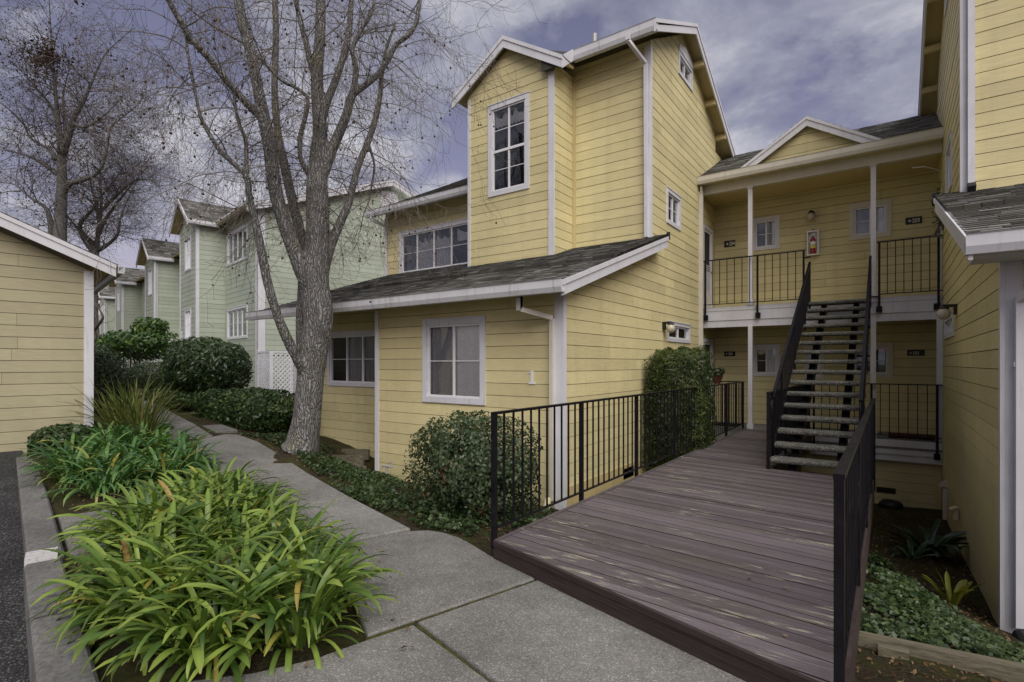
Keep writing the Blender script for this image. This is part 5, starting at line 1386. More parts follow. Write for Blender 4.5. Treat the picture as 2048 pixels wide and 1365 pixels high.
for k, (x, y) in enumerate(((-10.55, 3.45), (-10.95, 3.75), (-10.2, 3.62))):
    strap_clump('flax_plant', 'tall arching grassy flax clump at the garage corner', 'plant', 'flax at the garage corner', x, y, flax_m, 110, rr, .20)
cl_d = strap_set('leaf', 'clivia_dark_leaf', 10, (.42, .60), (.05, .07), rr, (.7, 1.3), (.8, 1.8))
strap_clump('clivia_plant', 'dark strappy clivia plant in the shade by the right wall', 'plant', None, .42, 9.0, cl_d, 34, rr, .10)
strap_clump('clivia_plant', 'small dark clivia in front of the larger one in the shade', 'plant', None, .22, 8.35, cl_d, 12, rr, .06, (.5, .7))
cl_y = strap_set('leaf', 'clivia_yellow_leaf', 8, (.26, .40), (.045, .06), rr, (1.0, 1.45), (.2, .9))
strap_clump('clivia_plant', 'small yellow-green clivia on bare soil by the right wall', 'plant', None, .50, 6.85, cl_y, 12, rr, .05)

# ------------------------------------------------------------------ leaf masses
def leaves(P, N, size, aspect, jit, g, droop=0.0):
    n = len(P)
    N = N + g.normal(0, jit, (n, 3)); N /= np.linalg.norm(N, axis=1)[:, None] + 1e-9
    A = g.normal(0, 1, (n, 3)); A[:, 2] -= droop
    A -= N * np.sum(A * N, 1)[:, None]; A /= np.linalg.norm(A, axis=1)[:, None] + 1e-9
    B = np.cross(N, A)
    L = (size * g.uniform(.65, 1.3, n))[:, None]; W = L * aspect
    q = np.stack([P - A * L * .5, P + B * W * .5 + N * W * .15, P + A * L * .5, P - B * W * .5 + N * W * .15], 1)
    return q.reshape(-1, 3)
def lump(D, g, k=9, amp=.16):
    C = g.normal(0, 1, (k, 3)); C /= np.linalg.norm(C, axis=1)[:, None]
    d = D @ C.T
    return 1 + amp * (np.max(np.clip((d - .55) / .45, 0, 1) ** .7, 1) * 1.6 - .8) + .05 * np.sin(D[:, 0] * 11 + 2) * np.sin(D[:, 1] * 9 + D[:, 2] * 12)
def bush(name, label, c, rad, n, m, size, aspect=.5, box=2.0, jit=.55, stems=5, seed=0, cat='bush', ang=0.0, amp=.16, base=None, shell=.30, group=None, zmin=None, gaps=0.0, droop=0.3, parent=None):
    g = np.random.default_rng(100 + seed)
    D = g.normal(0, 1, (n, 3)); D /= np.linalg.norm(D, axis=1)[:, None]
    p = box
    rr_ = (np.abs(D[:, 0]) ** p + np.abs(D[:, 1]) ** p + np.abs(D[:, 2]) ** p) ** (-1 / p)
    r = lump(D, g, 12, amp) * (1 - shell * g.random(n) ** 1.6) * rr_
    if gaps:
        gp = np.array([mnoise.noise(Vector(v * 3.2 + seed)) for v in D]); keep = gp > (-.6 + gaps) * .6
    else: keep = np.ones(n, bool)
    Q = D * r[:, None] * np.array(rad)
    ca, sa = math.cos(ang), math.sin(ang)
    rot = lambda Z: np.stack([Z[:, 0] * ca - Z[:, 1] * sa, Z[:, 0] * sa + Z[:, 1] * ca, Z[:, 2]], 1)
    Nn = D / np.array(rad); Nn /= np.linalg.norm(Nn, axis=1)[:, None]
    P = rot(Q) + np.array(c); Nn = rot(Nn)
    if zmin is not None: keep &= P[:, 2] > zmin
    P, Nn, r2 = P[keep], Nn[keep], (r / rr_)[keep]
    b = base if base is not None else gz(c[0], c[1])
    t = parent or thing(name, label, cat, (c[0], c[1], b), group)
    V = leaves(P, Nn, size, aspect, jit, g, droop)
    cl = np.array([mnoise.noise(Vector(q * 2.4)) for q in P])
    a = np.clip(g.random(len(P)) * .75 + cl * .35 + .10, 0, 1)
    me = fast_mesh('foliage', V, 4, m, {'rnd': a}, off=tuple(wloc(t)))
    o = bpy.data.objects.new('foliage', me); COL.objects.link(o); o.parent = t; o['kind'] = 'stuff'
    for k in range(stems):
        a_ = g.random() * 6.28; e = rot(np.array([[math.cos(a_) * rad[0] * .6, math.sin(a_) * rad[1] * .6, 0]]))[0]
        top = (c[0] + e[0], c[1] + e[1], c[2] + rad[2] * g.uniform(-.1, .5))
        mid = (c[0] + e[0] * .35 + g.normal(0, .04), c[1] + e[1] * .35, b + (top[2] - b) * .5)
        mb = MB(); mb.tube([(c[0] + g.normal(0, .05), c[1] + g.normal(0, .05), b - .05), mid, top], [.022, .016, .006], 6); mb.obj('stem', 'twig', t)
    return t
bush('shrub', 'rounded shrub with reddish tips below the white number 1', (-3.98, 4.78, .36), (.72, .62, .62), 24000, 'shrub_leaf', .048, .62, 2.8, seed=1, stems=16, amp=.20, shell=.75, gaps=.10)
bush('shrub', 'clipped boxy tall shrub behind the deck railing', (-3.17, 9.75, .72), (.50, .62, 1.20), 40000, 'podocarpus_leaf', .075, .22, 7.0, seed=2, stems=6, amp=.07, shell=.35, base=-.5)
bush('shrub', 'big glossy rounded shrub in front of the green house', (-15.0, 6.85, 1.58), (1.25, .95, .72), 9000, 'laurel_leaf', .14, .36, 2.6, seed=3, stems=8, amp=.10, shell=.4, base=.75, ang=-.2)
bush('hedge', 'low dense clipped hedge left of the tree trunk', (-11.75, 6.15, .62), (1.95, .62, .45), 12000, 'hedge_leaf', .085, .55, 3.4, seed=4, stems=5, amp=.06, shell=.4, base=.25, ang=-.06)
bush('hedge', 'low spreading hedge beside the far walkway', (-15.6, 6.15, .72), (1.7, .42, .22), 6000, 'hedge_leaf', .08, .55, 3.0, seed=5, stems=3, amp=.10, shell=.5, base=.55, ang=-.1)
bush('shrub', 'dull reddish-green shrub against the garage corner', (-14.9, 4.35, 1.10), (.8, .55, .72), 5200, 'photinia_leaf', .075, .5, 2.4, seed=6, stems=5, amp=.14, base=.6)
bush('shrub', 'small dark shrub between the landing and the big glossy shrub', (-17.4, 7.3, 1.18), (.75, .6, .55), 4500, 'hedge_leaf', .085, .5, 2.6, seed=7, stems=4, amp=.12, base=.9)
bush('shrub', 'low dull shrub beneath the landing railing', (-19.2, 7.1, 1.22), (.9, .6, .42), 4200, 'photinia_leaf', .08, .5, 2.4, seed=8, stems=4, amp=.16, base=1.0)
bush('shrub', 'dull shrub mass left of the landing steps', (-20.9, 5.9, 1.55), (1.4, .7, .60), 5000, 'photinia_leaf', .09, .5, 2.4, seed=9, stems=5, amp=.18, base=1.0)
# small broadleaf tree beside the landing
stt = bush('small_tree', 'small spreading broadleaf tree above the landing railing', (-21.9, 7.6, 2.35), (1.7, 1.0, .5), 5200, 'shrub_tree_leaf', .17, .42, 2.0, seed=10, stems=7, cat='tree', amp=.32, shell=.6, base=1.1, gaps=.25)
bush('foliage', None, (-21.2, 7.7, 2.85), (.55, .5, .36), 1500, 'shrub_tree_leaf', .17, .42, 2.0, seed=11, stems=0, amp=.3, shell=.6, base=1.1, parent=stt)
bush('shrub', 'dark low ivy mound where the kerb meets the garage', (-10.35, 2.62, .45), (.55, .38, .22), 2600, 'ivy_leaf', .07, .8, 2.2, seed=12, stems=2, amp=.2, base=.3)
bush('shrub', 'small leafy plant in the dark red hanging pot', (-3.17, 12.5, 1.42), (.16, .14, .12), 260, 'ivy_leaf', .07, .6, 2.0, seed=13, stems=3, amp=.3, shell=.8, base=1.35)
bush('climbing_plant', 'wispy potted plant on the balcony beside the right wall', (XR - .08, 12.75, 4.55), (.10, .14, .50), 330, 'hedge_leaf', .06, .35, 2.0, seed=14, stems=3, amp=.3, shell=.9, base=4.08, cat='plant')

def ground_leaves(name, label, poly, n, m, size, aspect, h, seed, cat, cover=None, jit=.45):
    g = np.random.default_rng(seed)
    xs = [p[0] for p in poly]; ys = [p[1] for p in poly]; P = []
    while len(P) < n:
        q = (g.uniform(min(xs), max(xs)), g.uniform(min(ys), max(ys)))
        if not in_poly(q, poly): continue
        if cover is not None and mnoise.noise(Vector((q[0] * 1.5, q[1] * 1.5, seed))) < cover + .25 * g.normal(): continue
        P.append(q)
    P = np.array(P); z = ground_z(P[:, 0], P[:, 1])
    hh = h * (.35 + .65 * np.array([mnoise.noise(Vector((x * 2.2, y * 2.2, 9))) * .5 + .5 for x, y in P])) * g.random(len(P)) ** .6
    P3 = np.column_stack([P, z + hh + .012])
    V = leaves(P3, np.tile([0, -.15, 1.0], (len(P), 1)), size, aspect, jit, g)
    me = fast_mesh(name, V, 4, m, {'rnd': np.clip(g.random(len(P)) * .8 + hh / max(h, .01) * .25, 0, 1)})
    o = bpy.data.objects.new(name, me); COL.objects.link(o); o['kind'] = 'stuff'
    o['label'] = label; o['category'] = cat
    return o
ground_leaves('ivy', 'dark ivy ground cover between the walkway and yellow house', [(-8.6, 5.0), (-7.2, 4.62), (-5.4, 4.15), (-3.95, 3.85), (-3.45, 3.98), (-2.95, 3.95), (-2.85, 5.2), (-3.7, 6.0), (-5.0, 5.55), (-6.6, 5.75), (-7.6, 5.8), (-8.5, 5.6)], 7000, 'ivy_leaf', .050, .85, .09, 31, 'ivy', -.05)
ground_leaves('ivy', 'bright ivy ground cover beside the right deck railing', [(-.15, 4.3), (.35, 4.45), (1.6, 4.75), (1.6, 5.5), (.75, 5.6), (.35, 6.3), (.05, 7.3), (-.2, 7.9), (-.25, 5.5)], 6500, 'ivy_leaf', .046, .9, .12, 32, 'ivy', .0)
ground_leaves('ivy', 'thin ground cover around the tree foot and hedge', [(-10.5, 5.25), (-8.8, 5.1), (-8.3, 5.6), (-8.6, 6.3), (-10.3, 6.1)], 1800, 'ivy_leaf', .05, .8, .05, 33, 'ivy', -.1)
ground_leaves('leaf_litter', 'brown leaf litter on the soil of the right garden', [(-.2, 3.3), (1.2, 3.6), (1.3, 5.4), (.8, 6.4), (.8, 12.5), (-.2, 12.5)], 2600, 'litter_leaf', .035, .5, .01, 34, 'litter', None, .5)
ground_leaves('leaf_litter', 'brown leaf litter in the beds beside the walkway', [(-10.5, 5.1), (-3.5, 3.95), (-2.8, 4.0), (-3.6, 6.2), (-7.5, 6.3), (-10.4, 6.5)], 3800, 'litter_leaf', .030, .5, .01, 35, 'litter', None, .5)
ground_leaves('leaf_litter', 'brown leaf litter in the kerbside beds', [(-3.2, 1.15), (-2.65, 1.9), (-3.4, 2.45), (-6.6, 3.2), (-8.2, 3.6), (-10, 3.4), (-10, 2.3), (-5.3, 1.6)], 2200, 'litter_leaf', .030, .5, .01, 36, 'litter', None, .5)
g = np.random.default_rng(5)
P3 = []
for a, b, n in (((-2.6, 1.3), (-2.2, 2.3), 8), ((-4, 2.7), (-3, 3.5), 4), ((-.9, 3.2), (-.4, 4.0), 3)):
    for _ in range(n): P3.append((g.uniform(a[0], b[0]), g.uniform(a[1], b[1]), .012 if a[0] < -1 else ZD + .012))
P3 = np.array(P3)
me = fast_mesh('fallen_leaves', leaves(P3, np.tile([0, 0, 1.0], (len(P3), 1)), .05, .6, .3, g), 4, 'litter_leaf', {'rnd': g.random(len(P3))})
o = bpy.data.objects.new('fallen_leaves', me); COL.objects.link(o); o['kind'] = 'stuff'; o['label'] = 'few fallen leaves lying on the concrete walkway'; o['category'] = 'litter'

# ------------------------------------------------------------------ trees
TREE_MAIN = [
    [(-7.82, 4.98, 0.2, 0.375), (-7.78, 5.01, 0.36, 0.31), (-7.72, 5.05, 0.77, 0.261), (-7.69, 5.07, 1.14, 0.253), (-7.66, 5.09, 1.54, 0.253), (-7.62, 5.12, 1.95, 0.269), (-7.58, 5.15, 2.32, 0.277), (-7.59, 5.14, 2.64, 0.277), (-7.62, 5.12, 2.93, 0.269), (-7.62, 5.14, 3.22, 0.245), (-7.64, 5.17, 3.59, 0.221), (-7.67, 5.21, 4.1, 0.214), (-7.72, 5.23, 4.61, 0.199), (-7.75, 5.28, 5.13, 0.167), (-7.77, 5.32, 5.61, 0.134), (-7.9, 5.35, 6.46, 0.119), (-7.9, 5.41, 7.25, 0.102), (-7.93, 5.45, 8.23, 0.094)],
    [(-7.59, 5.08, 2.76, 0.195), (-7.64, 4.92, 3.11, 0.176), (-7.71, 4.81, 3.46, 0.159), (-7.77, 4.71, 3.8, 0.15), (-7.8, 4.62, 4.1, 0.142), (-7.83, 4.54, 4.48, 0.141), (-7.83, 4.48, 4.97, 0.132), (-7.86, 4.4, 5.41, 0.124), (-7.9, 4.31, 5.93, 0.107), (-7.94, 4.22, 6.43, 0.099), (-7.99, 4.12, 6.86, 0.099), (-8.07, 4.06, 7.47, 0.091)],
    [(-7.78, 5.07, 1.63, 0.131), (-7.93, 5.09, 1.96, 0.116), (-8.03, 5.14, 2.38, 0.117), (-8.09, 5.21, 2.9, 0.119), (-8.14, 5.24, 3.42, 0.119), (-8.24, 5.23, 3.98, 0.12), (-8.38, 5.19, 4.47, 0.112), (-8.53, 5.15, 5.05, 0.104), (-8.67, 5.1, 5.68, 0.087), (-8.77, 5.1, 6.45, 0.079), (-8.8, 5.14, 7.44, 0.071), (-8.87, 5.15, 8.45, 0.071)],
    [(-7.65, 4.98, 1.45, 0.113), (-7.61, 4.76, 1.78, 0.102), (-7.61, 4.58, 2.13, 0.1), (-7.63, 4.44, 2.5, 0.092), (-7.68, 4.34, 2.92, 0.091), (-7.71, 4.26, 3.4, 0.083), (-7.73, 4.18, 3.8, 0.075), (-7.75, 4.11, 4.12, 0.067), (-7.73, 4.06, 4.4, 0.059), (-7.82, 3.93, 4.57, 0.055), (-7.93, 3.79, 4.73, 0.051), (-8.0, 3.68, 4.93, 0.044), (-8.07, 3.57, 5.19, 0.04), (-8.08, 3.5, 5.53, 0.036), (-8.08, 3.44, 5.82, 0.036), (-8.08, 3.38, 6.18, 0.028), (-8.03, 3.35, 6.54, 0.021)],
    [(-7.73, 4.06, 4.36, 0.052), (-7.78, 4.08, 4.68, 0.048), (-7.85, 4.1, 5.0, 0.045), (-7.99, 4.06, 5.32, 0.038), (-8.09, 4.05, 5.72, 0.03), (-8.19, 4.04, 6.05, 0.023)],
    [(-7.87, 4.39, 5.43, 0.085), (-7.91, 4.24, 5.53, 0.08), (-7.92, 4.04, 5.67, 0.075), (-7.95, 3.84, 5.85, 0.07), (-7.97, 3.64, 6.04, 0.068), (-8.01, 3.43, 6.22, 0.064), (-7.99, 3.26, 6.4, 0.059), (-8.0, 3.13, 6.6, 0.055), (-7.99, 3.02, 6.81, 0.054)],
    [(-7.63, 5.24, 3.03, 0.14), (-7.6, 5.38, 3.54, 0.117), (-7.53, 5.5, 3.93, 0.101), (-7.47, 5.66, 4.34, 0.085), (-7.44, 5.74, 4.7, 0.085), (-7.41, 5.83, 5.06, 0.077), (-7.32, 5.95, 5.46, 0.073), (-7.26, 6.06, 5.87, 0.069), (-7.23, 6.14, 6.29, 0.061), (-7.24, 6.19, 6.71, 0.053), (-7.22, 6.27, 7.18, 0.044), (-7.09, 6.36, 7.62, 0.035)],
    [(-7.65, 5.28, 4.78, 0.133), (-7.61, 5.44, 5.23, 0.117), (-7.54, 5.55, 5.57, 0.11), (-7.48, 5.65, 5.91, 0.102), (-7.45, 5.73, 6.23, 0.094), (-7.32, 5.89, 6.41, 0.069), (-7.18, 6.05, 6.63, 0.069), (-7.08, 6.18, 6.9, 0.069), (-7.0, 6.3, 7.2, 0.061), (-6.87, 6.45, 7.39, 0.061), (-6.79, 6.58, 7.66, 0.057), (-6.75, 6.61, 7.97, 0.053), (-6.69, 6.65, 8.41, 0.044)],
    [(-7.76, 5.33, 5.69, 0.101), (-7.76, 5.45, 6.08, 0.093), (-7.77, 5.63, 6.54, 0.086), (-7.74, 5.77, 7.03, 0.078), (-7.75, 5.89, 7.53, 0.071), (-7.78, 5.99, 8.48, 0.062)],
    [(-7.9, 5.35, 6.29, 0.076), (-7.89, 5.23, 6.66, 0.067), (-7.93, 5.15, 7.05, 0.067), (-7.97, 5.06, 7.43, 0.058), (-8.03, 4.95, 7.98, 0.058)],
    [(-7.79, 5.12, 4.76, 0.066), (-7.8, 4.99, 4.97, 0.057), (-7.77, 4.95, 5.27, 0.057), (-7.66, 4.97, 5.61, 0.056), (-7.58, 4.97, 5.87, 0.048), (-7.65, 4.86, 6.01, 0.044), (-7.74, 4.67, 6.07, 0.043), (-7.8, 4.5, 6.17, 0.039), (-7.86, 4.33, 6.35, 0.038), (-7.92, 4.17, 6.47, 0.034), (-8.06, 3.94, 6.57, 0.03), (-8.2, 3.72, 6.69, 0.03), (-8.33, 3.5, 6.85, 0.026)],
    [(-7.45, 5.73, 6.23, 0.068), (-7.4, 5.77, 6.66, 0.068), (-7.45, 5.73, 7.0, 0.06), (-7.37, 5.85, 7.37, 0.051), (-7.25, 6.0, 7.75, 0.043), (-7.22, 6.02, 8.18, 0.035)],
    [(-7.32, 5.95, 5.46, 0.043), (-7.27, 6.05, 5.09, 0.035), (-7.36, 6.05, 4.68, 0.031), (-7.4, 6.01, 4.33, 0.017)]]
TREE_FAR = [
    [(-30.73, 7.52, 5.45, 0.409), (-30.69, 7.54, 7.27, 0.341), (-30.66, 7.57, 8.63, 0.318), (-30.62, 7.6, 10.0, 0.296), (-30.66, 7.57, 11.36, 0.25), (-30.73, 7.52, 12.27, 0.227), (-30.84, 7.44, 13.64, 0.182), (-30.95, 7.36, 15.23, 0.136), (-31.03, 7.3, 16.82, 0.114), (-31.1, 7.25, 18.19, 0.091)],
    [(-30.66, 7.57, 9.09, 0.205), (-30.16, 7.68, 9.7, 0.18), (-29.45, 7.94, 9.81, 0.134), (-28.66, 8.26, 10.01, 0.111), (-28.15, 8.38, 10.38, 0.11), (-27.73, 8.43, 11.18, 0.098), (-27.37, 8.45, 11.85, 0.086), (-26.72, 8.66, 12.19, 0.075), (-26.06, 8.89, 12.52, 0.064), (-25.48, 9.06, 12.95, 0.042)],
    [(-30.66, 7.57, 10.23, 0.159), (-31.13, 7.47, 10.41, 0.161), (-31.77, 7.26, 10.83, 0.116), (-32.6, 6.92, 11.26, 0.093), (-33.44, 6.56, 11.57, 0.094), (-34.28, 6.2, 11.77, 0.071)],
    [(-30.6, 7.61, 11.14, 0.205), (-30.11, 7.72, 11.96, 0.18), (-29.67, 7.78, 12.66, 0.168), (-29.33, 7.9, 13.05, 0.156), (-28.93, 8.06, 13.67, 0.133), (-28.54, 8.22, 14.39, 0.099), (-28.06, 8.44, 15.22, 0.088), (-27.4, 8.79, 15.82, 0.066), (-26.75, 9.13, 16.3, 0.044)],
    [(-30.97, 7.34, 7.5, 0.182), (-30.8, 7.22, 8.12, 0.158), (-30.73, 7.03, 8.63, 0.134), (-31.01, 6.58, 9.01, 0.111), (-31.28, 6.14, 9.5, 0.088), (-31.54, 5.71, 9.54, 0.087)],
    [(-30.84, 7.44, 10.91, 0.136), (-31.32, 7.34, 11.44, 0.115), (-31.86, 7.2, 11.71, 0.093), (-32.6, 6.92, 12.19, 0.093), (-33.15, 6.77, 12.98, 0.082), (-33.9, 6.48, 13.66, 0.071), (-34.48, 6.06, 14.14, 0.071)],
    [(-29.85, 7.78, 12.48, 0.112), (-29.11, 7.94, 12.12, 0.089), (-28.42, 8.19, 12.25, 0.088), (-27.73, 8.43, 12.59, 0.076), (-26.87, 8.8, 13.26, 0.065)],
    [(-30.54, 7.65, 10.68, 0.114), (-30.76, 7.74, 12.36, 0.092), (-30.96, 7.72, 13.79, 0.081), (-30.92, 7.87, 14.99, 0.069), (-30.77, 8.11, 15.98, 0.058)],
    [(-30.73, 7.52, 12.5, 0.114), (-31.32, 7.34, 13.51, 0.092), (-32.05, 7.06, 14.3, 0.081), (-32.65, 6.75, 15.05, 0.07), (-33.36, 6.37, 15.8, 0.058)]]
TREE_FAR2 = [
    [(-31.79, 9.22, 1.21, 0.296), (-31.81, 9.2, 2.56, 0.246), (-31.85, 9.18, 3.79, 0.197), (-31.85, 9.18, 5.27, 0.197), (-31.81, 9.2, 6.75, 0.222), (-31.75, 9.25, 7.74, 0.197), (-31.65, 9.32, 8.72, 0.173), (-31.59, 9.36, 9.71, 0.148), (-31.65, 9.32, 10.69, 0.123), (-31.55, 9.39, 11.68, 0.099), (-31.35, 9.53, 12.42, 0.074)],
    [(-31.81, 9.2, 7.0, 0.173), (-32.0, 8.82, 7.69, 0.171), (-31.95, 8.61, 8.37, 0.146), (-31.33, 8.93, 9.07, 0.121), (-30.92, 9.1, 9.64, 0.12), (-30.37, 9.38, 10.21, 0.096), (-29.7, 9.73, 11.13, 0.072)],
    [(-31.71, 9.28, 7.24, 0.148), (-31.11, 9.46, 7.45, 0.122), (-30.47, 9.67, 7.89, 0.109), (-30.13, 9.66, 8.56, 0.096), (-29.6, 9.8, 9.46, 0.084), (-28.89, 10.06, 10.58, 0.071)],
    [(-31.75, 9.25, 7.98, 0.148), (-31.69, 9.54, 8.78, 0.124), (-31.48, 9.93, 9.58, 0.1), (-31.11, 10.44, 10.6, 0.076), (-30.76, 10.94, 11.48, 0.064), (-30.46, 11.27, 11.77, 0.051)],
    [(-31.65, 9.32, 8.48, 0.123), (-32.09, 9.25, 9.77, 0.099), (-32.54, 9.17, 10.83, 0.088), (-32.83, 9.09, 12.12, 0.075)],
    [(-31.85, 9.18, 7.49, 0.123), (-32.6, 8.89, 8.16, 0.112), (-33.35, 8.59, 8.83, 0.1), (-34.02, 8.36, 9.89, 0.076)],
    [(-31.55, 9.39, 9.22, 0.099), (-30.71, 9.75, 9.89, 0.086), (-29.88, 10.09, 10.43, 0.073), (-28.96, 10.51, 10.49, 0.06), (-28.49, 10.72, 10.09, 0.048)]]
TREE_DARK = [
    [(-23.19, 6.77, 1.27, 0.306), (-23.23, 6.74, 1.87, 0.252), (-23.3, 6.68, 2.5, 0.198), (-23.35, 6.65, 3.22, 0.162), (-23.36, 6.64, 3.94, 0.144), (-23.39, 6.62, 5.02, 0.126)],
    [(-23.3, 6.68, 2.86, 0.09), (-23.03, 6.75, 3.07, 0.081), (-22.8, 6.8, 3.29, 0.071), (-22.91, 6.72, 3.59, 0.062), (-23.06, 6.61, 3.91, 0.053)]]

def smooth_path(pts, k=4):
    """catmull-rom through (x,y,z,r)"""
    P = [np.array(p, float) for p in pts]; out = []
    for i in range(len(P) - 1):
        a, b, c, d = P[max(i - 1, 0)], P[i], P[i + 1], P[min(i + 2, len(P) - 1)]
        for j in range(k):
            t = j / k
            out.append(.5 * ((2 * b) + (-a + c) * t + (2 * a - 5 * b + 4 * c - d) * t * t + (-a + 3 * b - 3 * c + d) * t ** 3))
    out.append(P[-1]); return out
def twig_path(rr, p, d, L, r, droop, wig, n=6):
    pts = [Vector(p)]; d = Vector(d).normalized(); rad = [r]
    for i in range(n):
        g_ = droop * (1.5 if i < n * .55 else -1.3)
        d = (d + Vector((rr.gauss(0, wig), rr.gauss(0, wig), rr.gauss(0, wig) - g_))).normalized()
        pts.append(pts[-1] + d * (L / n)); rad.append(max(r * (1 - .85 * (i + 1) / n), .0022))
    return pts, rad
def make_tree(label, data, name, cat_m, tw_m, seed, base, remesh, n1, n2, n3, l1, l2, l3, r1, balls, ball_r, minz, leafdots=0, thin=.0028, droop=.10, voxel=.022, up=.35, spread_=1.0):
    rr = random.Random(seed)
    t = thing(name, label, 'tree', base)
    paths = [smooth_path(p) for p in data]
    if remesh:
        for k, p in enumerate(paths):
            for q in p: q[3] *= .86 if k == 0 else .76
    if not remesh:
        for p in paths:
            for i, q in enumerate(p): q[3] *= .80 - .62 * (i / (len(p) - 1)) ** 1.2
    mb = MB()
    for k, p in enumerate(paths): mb.tube([q[:3] for q in p], [max(q[3], .012) for q in p], 14 if k < 4 else 9)
    o = mb.obj('trunk', cat_m, t, True)
    if remesh:
        md = o.modifiers.new('r', 'REMESH'); md.mode = 'VOXEL'; md.voxel_size = voxel; md.use_smooth_shade = True
        sm = o.modifiers.new('s', 'SMOOTH'); sm.factor = .5; sm.iterations = 4
        dg = bpy.context.evaluated_depsgraph_get(); dg.update()
        me = bpy.data.meshes.new_from_object(o.evaluated_get(dg))
        o.modifiers.clear(); o.data = me
        n = len(me.vertices); co = np.empty(n * 3, np.float32); no = np.empty(n * 3, np.float32)
        me.vertices.foreach_get('co', co); me.vertices.foreach_get('normal', no); co = co.reshape(-1, 3); no = no.reshape(-1, 3)
        h = np.array([mnoise.noise(Vector((v[0] * 9, v[1] * 9, v[2] * 1.7))) + .6 * mnoise.noise(Vector((v[0] * 22, v[1] * 22, v[2] * 5))) for v in co])
        big = np.array([mnoise.noise(Vector((v[0] * 2.2, v[1] * 2.2, v[2] * 1.6 + 7))) for v in co])
        zf = np.clip((4.2 - co[:, 2]) / 4.2, .25, 1)
        co += no * (h * .011 * zf + big * .020 * zf)[:, None]
        me.vertices.foreach_set('co', co.ravel()); me.polygons.foreach_set('use_smooth', [True] * len(me.polygons)); me.update()
        if not me.materials: me.materials.append(mat(cat_m))
    tw = MB(); tips = []
    segs = []
    for p in paths:
        for i in range(1, len(p) - 1):
            if p[i][2] > minz: segs.append((Vector(p[i][:3]), Vector(p[i + 1][:3] - p[i - 1][:3]).normalized(), p[i][3]))
    def rdir(d, out, upb):
        v = Vector((rr.gauss(0, 1), rr.gauss(0, 1), rr.gauss(0, .8) + upb)).normalized()
        v = v - d * v.dot(d); 
        return (v.normalized() * out + d * .55).normalized()
    wgt = [max(.2, min(1.0, .09 / max(s[2], .02))) for s in segs]
    for s in rr.choices(segs, wgt, k=n1):
        L = rr.uniform(*l1); r = min(s[2] * .55, r1) * rr.uniform(.6, 1.1)
        pts, rad = twig_path(rr, s[0], rdir(s[1], spread_, up), L, r, droop * .5, .12, 9)
        tw.tube(pts, rad, 5, False)
        for _ in range(n2):
            i = rr.randrange(2, len(pts) - 1); d = (pts[i + 1] - pts[i]).normalized()
            p2, ra2 = twig_path(rr, pts[i], rdir(d, .9, up * .6), rr.uniform(*l2), max(rad[i] * .6, thin * 1.3), droop, .13, 7)
            tw.tube(p2, ra2, 4, False)
            for _ in range(n3):
                j = rr.randrange(1, len(p2) - 1); d2 = (p2[j + 1] - p2[j]).normalized()
                p3, ra3 = twig_path(rr, p2[j], rdir(d2, .9, 0), rr.uniform(*l3), max(ra2[j] * .6, thin), droop * 1.4, .2, 5)
                tw.tube(p3, [max(q, thin * .8) for q in ra3], 3, False)
                tips.append(p3[-1]); tips.append(p3[3])
    tw.obj('twigs', tw_m, t, kind='stuff')
    if balls:
        ob = MB()
        for p in rr.sample(tips, min(balls, len(tips))):
            L = rr.uniform(.04, .12); c = Vector(p) - Vector((rr.gauss(0, .01), rr.gauss(0, .01), L))
            ob.tube([p, c], .0016, 3, False)
            r = ball_r * rr.uniform(.8, 1.15)
            ob.lathe((c.x, c.y, c.z - r), [(0, -r), (r * .72, -r * .7), (r, 0), (r * .72, r * .7), (0, r)], 7)
        ob.obj('seed_balls', 'seed_ball', t, kind='stuff')
    if leafdots:
        g = np.random.default_rng(seed); T = np.array([tuple(p) for p in tips]); P = T[g.integers(0, len(T), leafdots)] + g.normal(0, .06, (leafdots, 3))
        V = leaves(P, g.normal(0, 1, (leafdots, 3)), .075, .6, .5, g)
        me = fast_mesh('withered_leaves', V, 4, 'seed_ball', {'rnd': g.random(leafdots)}, off=base)
        o = bpy.data.objects.new('withered_leaves', me); COL.objects.link(o); o.parent = t; o['kind'] = 'stuff'
    return t
make_tree('big bare plane tree with grey furrowed bark beside the walkway', TREE_MAIN, 'plane_tree', 'bark', 'twig', 5, (-7.78, 5.01, .25), True,
          190, 5, 4, (.9, 2.6), (.5, 1.3), (.25, .7), .010, 380, .018, 3.7, droop=.20, thin=.0017)
_ft = make_tree('tall bare tree with withered leaves behind the garage roof', TREE_FAR, 'bare_tree', 'bark', 'twig_far', 6, (-20.5, 7.5, 1.0), False,
          230, 6, 5, (1.2, 3.8), (.7, 1.9), (.35, 1.0), .022, 250, .04, 4.5, leafdots=6000, thin=.0034, droop=.04)
make_tree('finely branched bare tree above the green house roofs', TREE_FAR2, 'bare_tree', 'bark', 'twig_far', 8, (-31, 8, 1.0), False,
          170, 6, 5, (1.2, 3.2), (.7, 1.8), (.35, 1.0), .022, 0, .04, 7.0, leafdots=600, thin=.0038, droop=.02, up=.7)
make_tree('dark leaning tree trunk between the garage and the green houses', TREE_DARK, 'bare_tree', 'twig_far', 'twig_far', 9, (-22.2, 6.5, .9), False,
          6, 2, 2, (.4, .9), (.3, .6), (.2, .4), .02, 0, .03, 2.5, thin=.004)
bush('withered_leaves', None, (-31.2, 6.9, 15.3), (1.5, .9, .7), 700, 'seed_ball', .13, .6, 2.0, seed=15, stems=0, amp=.3, shell=.9, parent=_ft)
bush('withered_leaves', None, (-29.6, 6.95, 15.0), (1.2, .8, .7), 500, 'seed_ball', .13, .6, 2.0, seed=16, stems=0, amp=.3, shell=.9, parent=_ft)
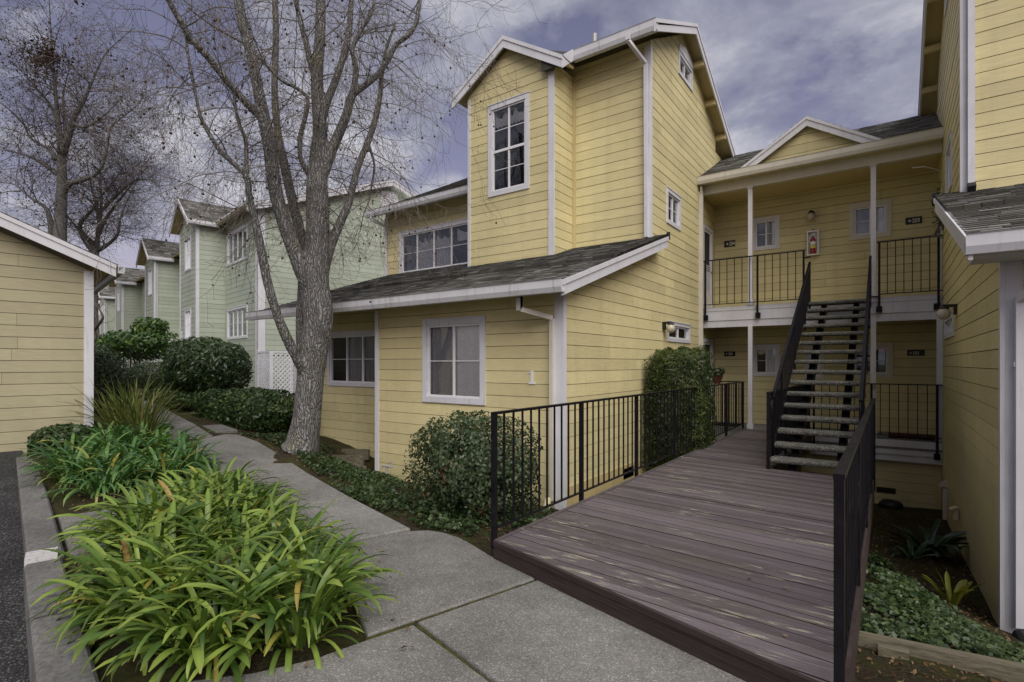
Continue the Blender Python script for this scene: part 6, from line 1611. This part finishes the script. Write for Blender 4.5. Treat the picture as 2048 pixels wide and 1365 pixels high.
# the tree across the lot that the tall bay window mirrors
_mir = [[(-15.4 - (x + 7.8) * 1.9, -3.4 + (y - 5) * 1.6, .1 + (z - .2) * 1.55, r * 1.25) for x, y, z, r in p] for p in TREE_MAIN]
make_tree('bare tree across the parking lot, seen mirrored in the tall bay window', _mir, 'bare_tree', 'bark', 'twig', 12, (-15.4, -3.4, .0), False,
          60, 4, 3, (1.2, 3.0), (.6, 1.6), (.3, .9), .03, 0, .03, 4.0, thin=.006)
